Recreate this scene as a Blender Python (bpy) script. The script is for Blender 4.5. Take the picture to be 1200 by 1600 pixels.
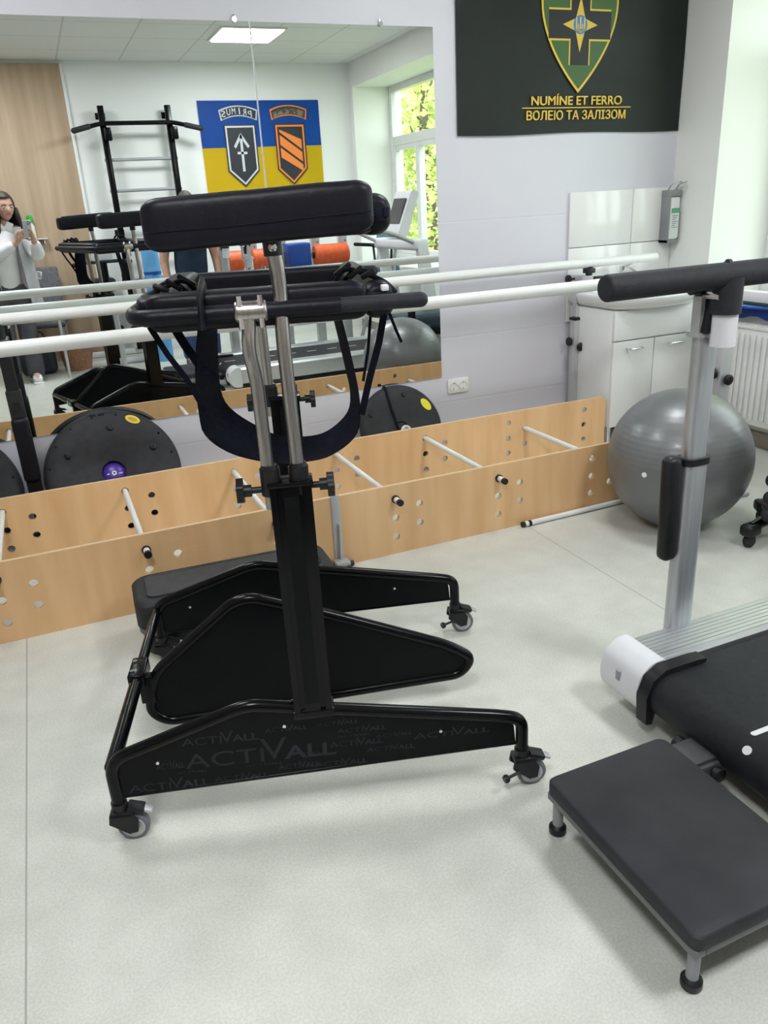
import bpy, bmesh, math, random
from mathutils import Vector, Matrix, noise
random.seed(7)
PI = math.pi
SC = bpy.context.scene
C = SC.collection
for o in list(bpy.data.objects):
    bpy.data.objects.remove(o)

# ------------------------------------------------------------------ camera
CAMH = 1.437
D = 4.04                       # distance of the phone from the mirror wall (wall plane y = 0)
cam_d = bpy.data.cameras.new('camera')
cam = bpy.data.objects.new('camera', cam_d)
C.objects.link(cam)
SC.camera = cam
cam_d.sensor_fit = 'VERTICAL'
cam_d.sensor_height = 36.0
cam_d.lens = 1216.725 / 1600 * 36.0
cam_d.clip_start = 0.02
F = 1216.725
vN = Vector((44 - 600, 348 - 800, F)).normalized()      # camera-space direction of the wall normal
vV = Vector((775 - 600, 3860 - 800, F)).normalized()    # camera-space direction of "down"
vH = vV.cross(vN)
if vH.x < 0: vH = -vH
right = Vector((vH.x, vN.x, -vV.x)); down = Vector((vH.y, vN.y, -vV.y)); fwd = Vector((vH.z, vN.z, -vV.z))
up = -down; back = -fwd
cam.matrix_world = Matrix(((right.x, up.x, back.x, 0.0), (right.y, up.y, back.y, -D), (right.z, up.z, back.z, CAMH), (0, 0, 0, 1)))

# ------------------------------------------------------------------ world, light, exposure
w = bpy.data.worlds.new('world'); SC.world = w; w.use_nodes = True
bg = w.node_tree.nodes['Background']
bg.inputs[0].default_value = (0.92, 0.98, 1.0, 1); bg.inputs[1].default_value = 5.0
SC.view_settings.view_transform = 'Standard'; SC.view_settings.look = 'None'
SC.view_settings.gamma = 1.0; SC.view_settings.use_curve_mapping = False
SC.view_settings.exposure = 0.0
LAMP_W = 16.0          # added, unseen ceiling panels near the mirror wall, watts
LAMP_FAR = 40.0        # ceiling panels on the photographer's side, one mirrored, one added
LAMP_E = 9.0           # the diffuser's own glow
WX = 3.66              # inner face of the window wall
RY = -5.35             # the wall behind the photographer
CZ = 2.917
LX = -3.3
NICHES = [(-2.39, -0.34), (-5.25, -3.20)]
for i, (a, b) in enumerate(NICHES):
    l = bpy.data.lights.new('window_portal', 'AREA'); l.shape = 'RECTANGLE'
    l.size = 1.75; l.size_y = b - a - 0.05
    l.cycles.is_portal = True
    lo = bpy.data.objects.new('window_portal', l); C.objects.link(lo)
    lo.location = (WX + 0.52, (a + b) / 2, 1.63)
    lo.rotation_euler = (0, PI / 2, 0)

# ------------------------------------------------------------------ materials
MATS = {}
def mat(name, col, rough=0.5, metal=0.0, spec=0.5, coat=0.0, emit=None, estr=0.0, sheen=0.0):
    if name in MATS: return MATS[name]
    m = bpy.data.materials.new(name); m.use_nodes = True
    b = m.node_tree.nodes['Principled BSDF']
    b.inputs['Base Color'].default_value = (*col, 1)
    b.inputs['Roughness'].default_value = rough
    b.inputs['Metallic'].default_value = metal
    b.inputs['Specular IOR Level'].default_value = spec
    b.inputs['Coat Weight'].default_value = coat
    if sheen: b.inputs['Sheen Weight'].default_value = sheen
    if emit:
        b.inputs['Emission Color'].default_value = (*emit, 1); b.inputs['Emission Strength'].default_value = estr
    MATS[name] = m
    return m
def nd(m, t, **kw):
    n = m.node_tree.nodes.new(t)
    for k, v in kw.items(): setattr(n, k, v)
    return n
def ln(m, a, b): m.node_tree.links.new(a, b)
def bsdf(m): return m.node_tree.nodes['Principled BSDF']
def noisy(name, c1, c2, scale, rough=0.5, metal=0.0, bump=0.0, stretch=(1, 1, 1), bscale=None, detail=4, spec=0.5, coat=0.0, lo=0.35, hi=0.65, rvar=0.0):
    m = mat(name, c1, rough, metal, spec, coat)
    tc = nd(m, 'ShaderNodeTexCoord'); mp = nd(m, 'ShaderNodeMapping'); mp.inputs['Scale'].default_value = stretch
    nz = nd(m, 'ShaderNodeTexNoise'); nz.inputs['Scale'].default_value = scale; nz.inputs['Detail'].default_value = detail
    cr = nd(m, 'ShaderNodeValToRGB'); cr.color_ramp.elements[0].color = (*c1, 1); cr.color_ramp.elements[1].color = (*c2, 1)
    cr.color_ramp.elements[0].position = lo; cr.color_ramp.elements[1].position = hi
    ln(m, tc.outputs['Object'], mp.inputs[0]); ln(m, mp.outputs[0], nz.inputs['Vector']); ln(m, nz.outputs['Fac'], cr.inputs[0])
    ln(m, cr.outputs[0], bsdf(m).inputs['Base Color'])
    if rvar:
        mr = nd(m, 'ShaderNodeMapRange'); mr.inputs['To Min'].default_value = rough - rvar; mr.inputs['To Max'].default_value = rough + rvar
        ln(m, nz.outputs['Fac'], mr.inputs[0]); ln(m, mr.outputs[0], bsdf(m).inputs['Roughness'])
    if bump:
        n2 = nd(m, 'ShaderNodeTexNoise'); n2.inputs['Scale'].default_value = bscale or scale * 4; n2.inputs['Detail'].default_value = 3
        bp = nd(m, 'ShaderNodeBump'); bp.inputs['Strength'].default_value = bump; bp.inputs['Distance'].default_value = 0.004
        ln(m, mp.outputs[0], n2.inputs['Vector']); ln(m, n2.outputs['Fac'], bp.inputs['Height']); ln(m, bp.outputs[0], bsdf(m).inputs['Normal'])
    return m

def M_floor():
    m = noisy('vinyl_floor', (0.535, 0.54, 0.50), (0.605, 0.61, 0.57), 9, rough=0.36, detail=6, lo=0.3, hi=0.7, rvar=0.05)
    # fine speckle and the welded seams between the vinyl sheets
    tc = nd(m, 'ShaderNodeTexCoord'); n2 = nd(m, 'ShaderNodeTexNoise'); n2.inputs['Scale'].default_value = 170; n2.inputs['Detail'].default_value = 2
    ln(m, tc.outputs['Object'], n2.inputs['Vector'])
    cr = nd(m, 'ShaderNodeValToRGB'); cr.color_ramp.elements[0].position = 0.38; cr.color_ramp.elements[1].position = 0.62
    cr.color_ramp.elements[0].color = (0.92, 0.925, 0.905, 1); cr.color_ramp.elements[1].color = (1.04, 1.04, 1.03, 1)
    ln(m, n2.outputs['Fac'], cr.inputs[0])
    mx = nd(m, 'ShaderNodeMix', data_type='RGBA', blend_type='MULTIPLY'); mx.inputs['Factor'].default_value = 1
    src = bsdf(m).inputs['Base Color'].links[0].from_socket
    ln(m, src, mx.inputs['A']); ln(m, cr.outputs[0], mx.inputs['B'])
    sx = nd(m, 'ShaderNodeSeparateXYZ'); ln(m, tc.outputs['Object'], sx.inputs[0])
    last = mx.outputs['Result']
    for s in (-0.300, 1.866):
        a = nd(m, 'ShaderNodeMath', operation='SUBTRACT'); a.inputs[1].default_value = s; ln(m, sx.outputs[0], a.inputs[0])
        b = nd(m, 'ShaderNodeMath', operation='ABSOLUTE'); ln(m, a.outputs[0], b.inputs[0])
        c = nd(m, 'ShaderNodeMath', operation='LESS_THAN'); c.inputs[1].default_value = 0.0022; ln(m, b.outputs[0], c.inputs[0])
        k = nd(m, 'ShaderNodeMix', data_type='RGBA'); ln(m, c.outputs[0], k.inputs['Factor']); ln(m, last, k.inputs['A'])
        k.inputs['B'].default_value = (0.33, 0.35, 0.32, 1); last = k.outputs['Result']
    ln(m, last, bsdf(m).inputs['Base Color'])
    return m
def M_wall():
    # white paint over old tiling: faint horizontal joints low on the wall
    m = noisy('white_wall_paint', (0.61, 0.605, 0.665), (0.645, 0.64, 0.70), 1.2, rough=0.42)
    tc = nd(m, 'ShaderNodeTexCoord'); sx = nd(m, 'ShaderNodeSeparateXYZ'); ln(m, tc.outputs['Object'], sx.inputs[0])
    tot = None
    for s in (0.317, 0.692, 1.317):
        a = nd(m, 'ShaderNodeMath', operation='SUBTRACT'); a.inputs[1].default_value = s; ln(m, sx.outputs[2], a.inputs[0])
        b = nd(m, 'ShaderNodeMath', operation='ABSOLUTE'); ln(m, a.outputs[0], b.inputs[0])
        c = nd(m, 'ShaderNodeMapRange'); c.inputs['From Min'].default_value = 0.001; c.inputs['From Max'].default_value = 0.006
        c.inputs['To Min'].default_value = 1; c.inputs['To Max'].default_value = 0; ln(m, b.outputs[0], c.inputs[0])
        if tot is None: tot = c.outputs[0]
        else:
            d = nd(m, 'ShaderNodeMath', operation='ADD'); ln(m, tot, d.inputs[0]); ln(m, c.outputs[0], d.inputs[1]); tot = d.outputs[0]
    bp = nd(m, 'ShaderNodeBump'); bp.invert = True; bp.inputs['Strength'].default_value = 0.22; bp.inputs['Distance'].default_value = 0.004
    ln(m, tot, bp.inputs['Height']); ln(m, bp.outputs[0], bsdf(m).inputs['Normal'])
    return m
def M_ceiling():
    m = mat('ceiling_tiles', (0.72, 0.73, 0.72), 0.8)
    tc = nd(m, 'ShaderNodeTexCoord'); sx = nd(m, 'ShaderNodeSeparateXYZ'); ln(m, tc.outputs['Object'], sx.inputs[0])
    tot = None
    for ax, off in ((0, 0.05), (1, 0.0)):
        a = nd(m, 'ShaderNodeMath', operation='ADD'); a.inputs[1].default_value = 60 + off; ln(m, sx.outputs[ax], a.inputs[0])
        b = nd(m, 'ShaderNodeMath', operation='MODULO'); b.inputs[1].default_value = 0.6; ln(m, a.outputs[0], b.inputs[0])
        c = nd(m, 'ShaderNodeMath', operation='LESS_THAN'); c.inputs[1].default_value = 0.016; ln(m, b.outputs[0], c.inputs[0])
        if tot is None: tot = c.outputs[0]
        else:
            d = nd(m, 'ShaderNodeMath', operation='MAXIMUM'); ln(m, tot, d.inputs[0]); ln(m, c.outputs[0], d.inputs[1]); tot = d.outputs[0]
    k = nd(m, 'ShaderNodeMix', data_type='RGBA'); k.inputs['A'].default_value = (0.72, 0.73, 0.72, 1); k.inputs['B'].default_value = (0.55, 0.56, 0.55, 1)
    ln(m, tot, k.inputs['Factor']); ln(m, k.outputs['Result'], bsdf(m).inputs['Base Color'])
    return m
def M_ply(name, a, b, stretch, rough=0.38):
    return noisy(name, a, b, 3.0, rough=rough, stretch=stretch, detail=7, lo=0.25, hi=0.75, coat=0.15)
def M_laminate():
    m = noisy('oak_laminate', (0.36, 0.25, 0.165), (0.50, 0.37, 0.26), 2.2, rough=0.5, stretch=(6, 1, 0.35), detail=6, lo=0.25, hi=0.75)
    return m
def M_glass():
    m = bpy.data.materials.new('window_glass'); m.use_nodes = True; nt = m.node_tree; nt.nodes.remove(nt.nodes['Principled BSDF'])
    tr = nt.nodes.new('ShaderNodeBsdfTransparent'); tr.inputs[0].default_value = (0.93, 0.96, 0.94, 1)
    gl = nt.nodes.new('ShaderNodeBsdfGlossy'); gl.inputs['Roughness'].default_value = 0.02
    mx = nt.nodes.new('ShaderNodeMixShader')
    mx.inputs[0].default_value = 0.05; nt.links.new(tr.outputs[0], mx.inputs[1]); nt.links.new(gl.outputs[0], mx.inputs[2])
    nt.links.new(mx.outputs[0], nt.nodes['Material Output'].inputs[0])
    return m
MF = M_floor(); MW = M_wall(); MCEIL = M_ceiling(); MGLASS = M_glass()
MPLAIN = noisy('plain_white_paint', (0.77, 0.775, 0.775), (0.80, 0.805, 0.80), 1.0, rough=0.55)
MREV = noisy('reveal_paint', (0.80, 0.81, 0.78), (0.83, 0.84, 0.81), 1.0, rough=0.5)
MLAM = M_laminate()
MPLY = M_ply('birch_plywood', (0.70, 0.415, 0.195), (0.84, 0.555, 0.30), (4, 1, .5))
MPLYE = mat('plywood_edge', (0.68, 0.48, 0.28), 0.5)
MMIR = mat('mirror_silver', (0.88, 0.92, 0.90), 0.0, 1.0)
MBLK = noisy('black_powder_coat', (0.0022, 0.0023, 0.003), (0.0035, 0.0036, 0.0048), 40, rough=0.2, spec=.22)
MBLKP = noisy('black_panel', (0.0030, 0.0034, 0.0042), (0.0045, 0.005, 0.006), 20, rough=0.4, spec=.14)
MVIN = noisy('black_vinyl', (0.0055, 0.0056, 0.0095), (0.0085, 0.0086, 0.014), 12, rough=0.42, spec=.20, bump=0.25, bscale=60)
MFOAM = noisy('black_foam', (0.014, 0.0145, 0.019), (0.020, 0.021, 0.027), 60, spec=.35, rough=0.62, bump=0.15, bscale=400)
MNAVY = noisy('navy_webbing', (0.006, 0.007, 0.016), (0.010, 0.012, 0.024), 80, rough=0.85, bump=0.2, bscale=300, spec=0.2)
MPLA = noisy('black_plastic', (0.008, 0.008, 0.010), (0.013, 0.013, 0.015), 30, rough=0.42, spec=.35)
MRUB = noisy('black_rubber', (0.014, 0.014, 0.017), (0.022, 0.022, 0.026), 25, spec=.35, rough=0.6, bump=0.1)
MSTEEL = noisy('brushed_steel', (0.36, 0.34, 0.325), (0.46, 0.44, 0.42), 6, rough=0.33, metal=1.0, stretch=(30, 30, 1))
MCHR = mat('chrome', (0.75, 0.75, 0.76), 0.12, 1.0)
MALU = noisy('satin_aluminium', (0.55, 0.56, 0.58), (0.62, 0.63, 0.65), 8, rough=0.36, metal=0.85, stretch=(1, 25, 25))
MALUV = noisy('satin_aluminium_upright', (0.50, 0.515, 0.545), (0.57, 0.585, 0.615), 8, rough=0.38, metal=0.8, stretch=(25, 25, 1))
MWHT = noisy('white_enamel', (0.74, 0.745, 0.74), (0.78, 0.785, 0.78), 4, rough=0.3)
MWPL = noisy('white_plastic', (0.66, 0.665, 0.70), (0.70, 0.705, 0.735), 5, rough=0.42)
MCER = mat('white_ceramic', (0.82, 0.83, 0.83), 0.12, coat=0.4)
MPVC = noisy('white_pvc', (0.72, 0.73, 0.715), (0.76, 0.77, 0.755), 5, rough=0.34)
MGREY = noisy('grey_paint', (0.27, 0.28, 0.30), (0.33, 0.34, 0.36), 6, rough=0.4)
MLGREY = noisy('light_grey_steel', (0.46, 0.47, 0.48), (0.52, 0.53, 0.54), 6, rough=0.35, metal=0.4)
MDGREY = noisy('dark_grey_steel', (0.055, 0.057, 0.063), (0.075, 0.077, 0.083), 10, rough=0.45)
MBELT = noisy('treadmill_belt', (0.011, 0.0115, 0.015), (0.016, 0.0165, 0.021), 50, spec=.3, rough=0.6, bump=0.1, bscale=400)
MWHITE = mat('white_print', (0.80, 0.80, 0.82), 0.5)
MYEL = mat('yellow_label', (0.78, 0.55, 0.02), 0.45)
MPUR = mat('purple_vinyl', (0.07, 0.03, 0.30), 0.3)
MBLUE = noisy('blue_plastic', (0.01, 0.06, 0.32), (0.015, 0.075, 0.38), 6, rough=0.4)
MORG = noisy('orange_foam', (0.72, 0.10, 0.025), (0.80, 0.14, 0.04), 20, rough=0.55)
MTEAL = noisy('teal_vinyl', (0.035, 0.16, 0.19), (0.05, 0.20, 0.23), 6, rough=0.5)
MDTEAL = noisy('dark_teal_vinyl', (0.012, 0.028, 0.042), (0.018, 0.036, 0.052), 6, rough=0.5)
MTIRE = noisy('grey_tyre', (0.12, 0.125, 0.15), (0.15, 0.155, 0.18), 20, rough=0.5)

# ------------------------------------------------------------------ mesh helpers
def nb(): return bmesh.new()
def fin(name, bm, m, parent=None, smooth=35, loc=None, rot=None):
    bmesh.ops.recalc_face_normals(bm, faces=bm.faces[:])
    me = bpy.data.meshes.new(name); bm.to_mesh(me); bm.free()
    for p in me.polygons: p.use_smooth = True
    me.set_sharp_from_angle(angle=math.radians(smooth))
    ms = m if isinstance(m, (list, tuple)) else [m]
    for x in ms: me.materials.append(x)
    o = bpy.data.objects.new(name, me); C.objects.link(o)
    if parent is not None: o.parent = parent
    if loc: o.location = loc
    if rot: o.rotation_euler = rot
    return o
def thing(name, label, cat, loc=(0, 0, 0), rz=0.0, group=None):
    o = bpy.data.objects.new(name, None); C.objects.link(o); o.empty_display_size = 0.1
    o.location = loc; o.rotation_euler = (0, 0, rz); return tag(o, label, cat, group)
def tag(o, label, cat, group=None):
    o['label'] = label; o['category'] = cat
    if group: o['group'] = group
    return o
def struct(o, label=None):
    o['kind'] = 'structure'
    if label: o['label'] = label
    return o
def bx(bm, c, s, bev=0.0, seg=2, rot=None, mi=0):
    r = bmesh.ops.create_cube(bm, size=1.0)
    vs = r['verts']
    mtx = Matrix.Translation(Vector(c)) @ (rot.to_4x4() if rot is not None else Matrix.Identity(4)) @ Matrix.Diagonal((*s, 1))
    bmesh.ops.transform(bm, matrix=mtx, verts=vs)
    fs = set(f for v in vs for f in v.link_faces)
    for f in fs: f.material_index = mi
    if bev > 0:
        es = list(set(e for v in vs for e in v.link_edges))
        bmesh.ops.bevel(bm, geom=es, offset=min(bev, min(s) * 0.49), segments=seg, profile=0.5, affect='EDGES')
    return bm
def b2(bm, lo, hi, bev=0.0, seg=2, mi=0):
    return bx(bm, [(a + b) / 2 for a, b in zip(lo, hi)], [abs(b - a) for a, b in zip(lo, hi)], bev, seg, None, mi)
def frame_of(t):
    t = t.normalized(); a = Vector((0, 0, 1)) if abs(t.z) < 0.9 else Vector((1, 0, 0))
    u = t.cross(a).normalized(); return u, t.cross(u).normalized()
def fillet(pts, r, n=6, closed=False):
    P = [Vector(p) for p in pts]; out = []
    N = len(P)
    for i in range(N):
        if not closed and i in (0, N - 1): out.append(P[i]); continue
        a, b, c = P[i - 1], P[i], P[(i + 1) % N]
        d1 = (a - b); d2 = (c - b); rr = min(r, d1.length * 0.48, d2.length * 0.48)
        p1 = b + d1.normalized() * rr; p2 = b + d2.normalized() * rr
        for k in range(n + 1):
            t = k / n; out.append(p1 * (1 - t) ** 2 + b * 2 * t * (1 - t) + p2 * t ** 2)
    return out
def tube(bm, pts, r, n=14, closed=False, caps=True, mi=0, flat=None):
    P = [Vector(p) for p in pts]; N = len(P); rings = []; u = None
    for i in range(N):
        if closed: t = (P[(i + 1) % N] - P[i - 1])
        else: t = P[min(i + 1, N - 1)] - P[max(i - 1, 0)]
        t.normalize()
        if u is None: u, v = frame_of(t)
        else:
            u = (u - t * u.dot(t)).normalized(); v = t.cross(u)
        rr = r[i] if isinstance(r, (list, tuple)) else r
        rings.append([bm.verts.new(P[i] + (u * math.cos(2 * PI * k / n) + v * math.sin(2 * PI * k / n) * (flat or 1)) * rr) for k in range(n)])
    for i in range(N if closed else N - 1):
        A = rings[i]; B = rings[(i + 1) % N]
        off = 0
        if closed and i == N - 1:
            off = min(range(n), key=lambda q: (A[0].co - B[q].co).length)
        for k in range(n):
            f = bm.faces.new((A[k], A[(k + 1) % n], B[(k + 1 + off) % n], B[(k + off) % n])); f.material_index = mi
    if caps and not closed:
        f = bm.faces.new(rings[0]); f.material_index = mi; f = bm.faces.new(rings[-1]); f.material_index = mi
    return bm
def rtube(bm, p0, p1, r, n=18, e=0.25):
    """straight bar with rounded ends"""
    a = Vector(p0); b = Vector(p1); t = (b - a).normalized(); L = (b - a).length; q = r * e * 4
    q = min(q, r, L * .3); pts = []; rr = []
    for k in range(6):
        th = PI / 2 * k / 5; pts.append(a + t * (q * (1 - math.cos(th)))); rr.append(max(r - q + q * math.sin(th), r * .04))
    for k in range(6):
        th = PI / 2 * (5 - k) / 5; pts.append(b - t * (q * (1 - math.cos(th)))); rr.append(max(r - q + q * math.sin(th), r * .04))
    for k in range(len(pts) - 1, 0, -1):
        if (pts[k] - pts[k - 1]).length < 1e-6: pts.pop(k); rr.pop(k)
    return tube(bm, pts, rr, n)
def cyl(bm, p0, p1, r, n=20, r2=None, mi=0):
    return tube(bm, [p0, p1], [r, r if r2 is None else r2], n, mi=mi)
def lathe(bm, prof, axis_o, axis=(0, 0, 1), n=40, mi=0):
    o = Vector(axis_o); t = Vector(axis).normalized(); u, v = frame_of(t); rings = []
    for (r, h) in prof:
        if r < 1e-6: rings.append([bm.verts.new(o + t * h)])
        else: rings.append([bm.verts.new(o + t * h + (u * math.cos(2 * PI * k / n) + v * math.sin(2 * PI * k / n)) * r) for k in range(n)])
    for A, B in zip(rings[:-1], rings[1:]):
        if len(A) == 1 and len(B) == 1: continue
        for k in range(n):
            k2 = (k + 1) % n
            if len(A) == 1: f = bm.faces.new((A[0], B[k], B[k2]))
            elif len(B) == 1: f = bm.faces.new((A[k], A[k2], B[0]))
            else: f = bm.faces.new((A[k], A[k2], B[k2], B[k]))
            f.material_index = mi
    return bm
def prism(bm, poly, mfun, t0, t1, mi=0):
    """poly of 2-D points; mfun(a, b, t) gives the 3-D point"""
    A = [bm.verts.new(mfun(a, b, t0)) for a, b in poly]; B = [bm.verts.new(mfun(a, b, t1)) for a, b in poly]
    fs = [bm.faces.new(A), bm.faces.new(B[::-1])]
    n = len(poly)
    for k in range(n): fs.append(bm.faces.new((A[k], B[k], B[(k + 1) % n], A[(k + 1) % n])))
    for f in fs: f.material_index = mi
    return bm
def XZ(y0=0.0): return lambda a, b, t: Vector((a, y0 + t, b))
def rrect(x0, z0, x1, z1, r, n=5):
    out = []
    for (cx, cz, a0) in ((x1 - r, z1 - r, 0), (x0 + r, z1 - r, 90), (x0 + r, z0 + r, 180), (x1 - r, z0 + r, 270)):
        for k in range(n + 1):
            a = math.radians(a0 + 90 * k / n); out.append((cx + r * math.cos(a), cz + r * math.sin(a)))
    return out
def curve_mesh(name, splines, depth, mapf, m, parent=None, bevel=0.0, smooth=30):
    """flat outline(s) with holes -> solid plate; mapf(x, y, t) -> 3-D"""
    cu = bpy.data.curves.new(name, 'CURVE'); cu.dimensions = '2D'; cu.fill_mode = 'BOTH'; cu.extrude = depth / 2; cu.bevel_depth = bevel
    for s in splines:
        sp = cu.splines.new('POLY'); sp.points.add(len(s) - 1); sp.use_cyclic_u = True
        for p, (a, b) in zip(sp.points, s): p.co = (a, b, 0, 1)
    to = bpy.data.objects.new('tmp', cu); C.objects.link(to)
    dg = bpy.context.evaluated_depsgraph_get(); dg.update()
    me = bpy.data.meshes.new_from_object(to.evaluated_get(dg)); bpy.data.objects.remove(to); bpy.data.curves.remove(cu)
    bm = nb(); bm.from_mesh(me); bpy.data.meshes.remove(me)
    bmesh.ops.remove_doubles(bm, verts=bm.verts[:], dist=1e-5)
    for v in bm.verts: v.co = mapf(v.co.x, v.co.y, v.co.z)
    return fin(name, bm, m, parent, smooth)
def text_bm(bm, s, size, mapf, depth=0.0006, width=None, ox=0, oy=0, rot=0.0, shear=0.0, align='LEFT', bold=0.0):
    cu = bpy.data.curves.new('t', 'FONT'); cu.body = s; cu.size = size; cu.extrude = depth; cu.align_x = align; cu.shear = shear; cu.offset = bold
    to = bpy.data.objects.new('tmp', cu); C.objects.link(to)
    dg = bpy.context.evaluated_depsgraph_get(); dg.update()
    me = bpy.data.meshes.new_from_object(to.evaluated_get(dg)); bpy.data.objects.remove(to); bpy.data.curves.remove(cu)
    xs = [v.co.x for v in me.vertices]
    k = width / (max(xs) - min(xs)) if width else 1.0
    x0 = min(xs) if width else 0
    ca, sa = math.cos(rot), math.sin(rot)
    base = len(bm.verts)
    vs = []
    for v in me.vertices:
        x = (v.co.x - x0) * k; y = v.co.y
        vs.append(bm.verts.new(mapf(ox + x * ca - y * sa, oy + x * sa + y * ca, v.co.z)))
    for p in me.polygons:
        try: bm.faces.new([vs[i] for i in p.vertices])
        except ValueError: pass
    bpy.data.meshes.remove(me)
    return bm
def circ(cx, cy, r, n=20, ry=None): return [(cx + r * math.cos(2 * PI * k / n), cy + (ry or r) * math.sin(2 * PI * k / n)) for k in range(n)]
def skin(verts, edges, radii, sub=2, root=0):
    """continuous body: skeleton -> Skin + Subdivision, returned as a bmesh"""
    me = bpy.data.meshes.new('sk'); me.from_pydata([Vector(v) for v in verts], edges, [])
    o = bpy.data.objects.new('tmp', me); C.objects.link(o)
    md = o.modifiers.new('s', 'SKIN'); md.use_smooth_shade = True
    sm = o.modifiers.new('d', 'SUBSURF'); sm.levels = sub; sm.render_levels = sub
    sv = me.skin_vertices[0].data
    for i, r in enumerate(radii):
        sv[i].radius = (r, r) if not isinstance(r, (tuple, list)) else r
        sv[i].use_root = (i == root)
    dg = bpy.context.evaluated_depsgraph_get(); dg.update()
    m2 = bpy.data.meshes.new_from_object(o.evaluated_get(dg)); bpy.data.objects.remove(o); bpy.data.meshes.remove(me)
    bm = nb(); bm.from_mesh(m2); bpy.data.meshes.remove(m2)
    return bm
def copy_thing(root):
    r = root.copy(); C.objects.link(r)
    for ch in list(root.children):
        c = ch.copy(); C.objects.link(c); c.parent = r
        for g in list(ch.children):
            d = g.copy(); C.objects.link(d); d.parent = c
    return r

def grow(root, k=1.049):
    """scale a thing about the floor point under the photographer"""
    x, y, z = root.location; root.location = (x * k, -D + (y + D) * k, z * k); root.scale = (k, k, k)
# ================================================================== THE ROOM
bm = nb(); b2(bm, (LX, RY, -0.1), (WX, 0, 0)); struct(fin('floor', bm, MF), 'pale grey green speckled vinyl floor')
bm = nb(); b2(bm, (LX - .2, RY - .2, CZ), (WX + .6, 0.2, CZ + 0.1)); struct(fin('ceiling', bm, MCEIL), 'white suspended tile ceiling')
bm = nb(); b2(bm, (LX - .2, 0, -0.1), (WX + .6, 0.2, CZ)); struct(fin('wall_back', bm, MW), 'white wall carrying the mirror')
bm = nb(); b2(bm, (LX - .2, RY - .2, -0.1), (WX + .6, RY, CZ)); struct(fin('wall_front', bm, MPLAIN), 'white wall behind the photographer')
bm = nb(); b2(bm, (LX - .2, RY, -0.1), (LX, 0, CZ)); struct(fin('wall_left', bm, MPLAIN), 'plain white wall')
SILL = 0.785; NTOP = 2.667
bm = nb()
b2(bm, (WX, RY, -0.1), (WX + .6, 0, SILL - .02)); b2(bm, (WX, RY, NTOP), (WX + .6, 0, CZ))
for a, b in ((RY, -5.25), (-3.20, -2.39), (-0.34, 0.0)): b2(bm, (WX, a, SILL - .02), (WX + .6, b, NTOP))
struct(fin('wall_right', bm, MREV), 'thick white window wall with deep reveals')
# windows: white plastic frames, glass panes
for i, (a, b) in enumerate(NICHES):
    x0 = WX + 0.44; x1 = WX + 0.51
    bm = nb()
    def fr(y0, y1, z0, z1, t=0.06, x0=x0, x1=x1):
        b2(bm, (x0, y0, z0), (x1, y0 + t, z1), .006); b2(bm, (x0, y1 - t, z0), (x1, y1, z1), .006)
        b2(bm, (x0, y0 + t, z0), (x1, y1 - t, z0 + t), .006); b2(bm, (x0, y0 + t, z1 - t), (x1, y1 - t, z1), .006)
    fr(a, b, SILL, NTOP, .07)
    zt = 2.09
    b2(bm, (x0, a + .07, zt - .05), (x1, b - .07, zt + .05), .006)
    ws = fin('window_%d' % (i + 1), bm, MWHT); struct(ws, 'white framed window with a fanlight in a deep reveal')
    third = (b - a - .14) / 3
    for k in range(3):
        bm = nb(); y0 = a + .07 + third * k; y1 = y0 + third
        fr(y0, y1, SILL + .07, zt - .05, .05, x0 + .004, x1 + .01)
        s = fin('sash', bm, MWHT, ws)
        bm = nb(); b2(bm, (x0 + .03, y0 + .05, SILL + .12), (x0 + .036, y1 - .05, zt - .10)); fin('pane', bm, MGLASS, s)
    bm = nb(); b2(bm, (x0 + .03, a + .07, zt + .05), (x0 + .036, b - .07, NTOP - .07)); fin('fanlight_pane', bm, MGLASS, ws)
    bm = nb(); b2(bm, (WX - .05, a + .002, SILL - .035), (x0, b - .002, SILL), .012, 3); fin('sill', bm, MWHT, ws)
bm = nb(); b2(bm, (WX - .02, RY, 0), (WX, 0, .09), .004); struct(fin('baseboard_right', bm, noisy('brown_skirting', (.20, .17, .14), (.25, .215, .18), 4, .5)))
bm = nb(); b2(bm, (LX, RY, 0.0), (0.575, RY + .035, CZ - .03), .004); struct(fin('trim_1', bm, MLAM), 'tall oak laminate wall panelling')
bm = nb(); b2(bm, (0.575, RY, 0.0), (0.605, RY + .04, CZ - .03), .004); struct(fin('trim_2', bm, MWHT), 'white edge strip of the panelling')
# splash-back tiles behind the basin
bm = nb()
for x0, x1 in ((2.897, 3.347), (3.351, 3.657)):
    for z0, z1 in ((0.70, 1.125), (1.129, 1.432)):
        b2(bm, (x0, -0.014, z0), (x1, 0.0, z1), .003)
struct(fin('trim_3', bm, mat('glossy_tile', (.78, .785, .775), .16, coat=.3)), 'white glazed splash-back tiles')

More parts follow.
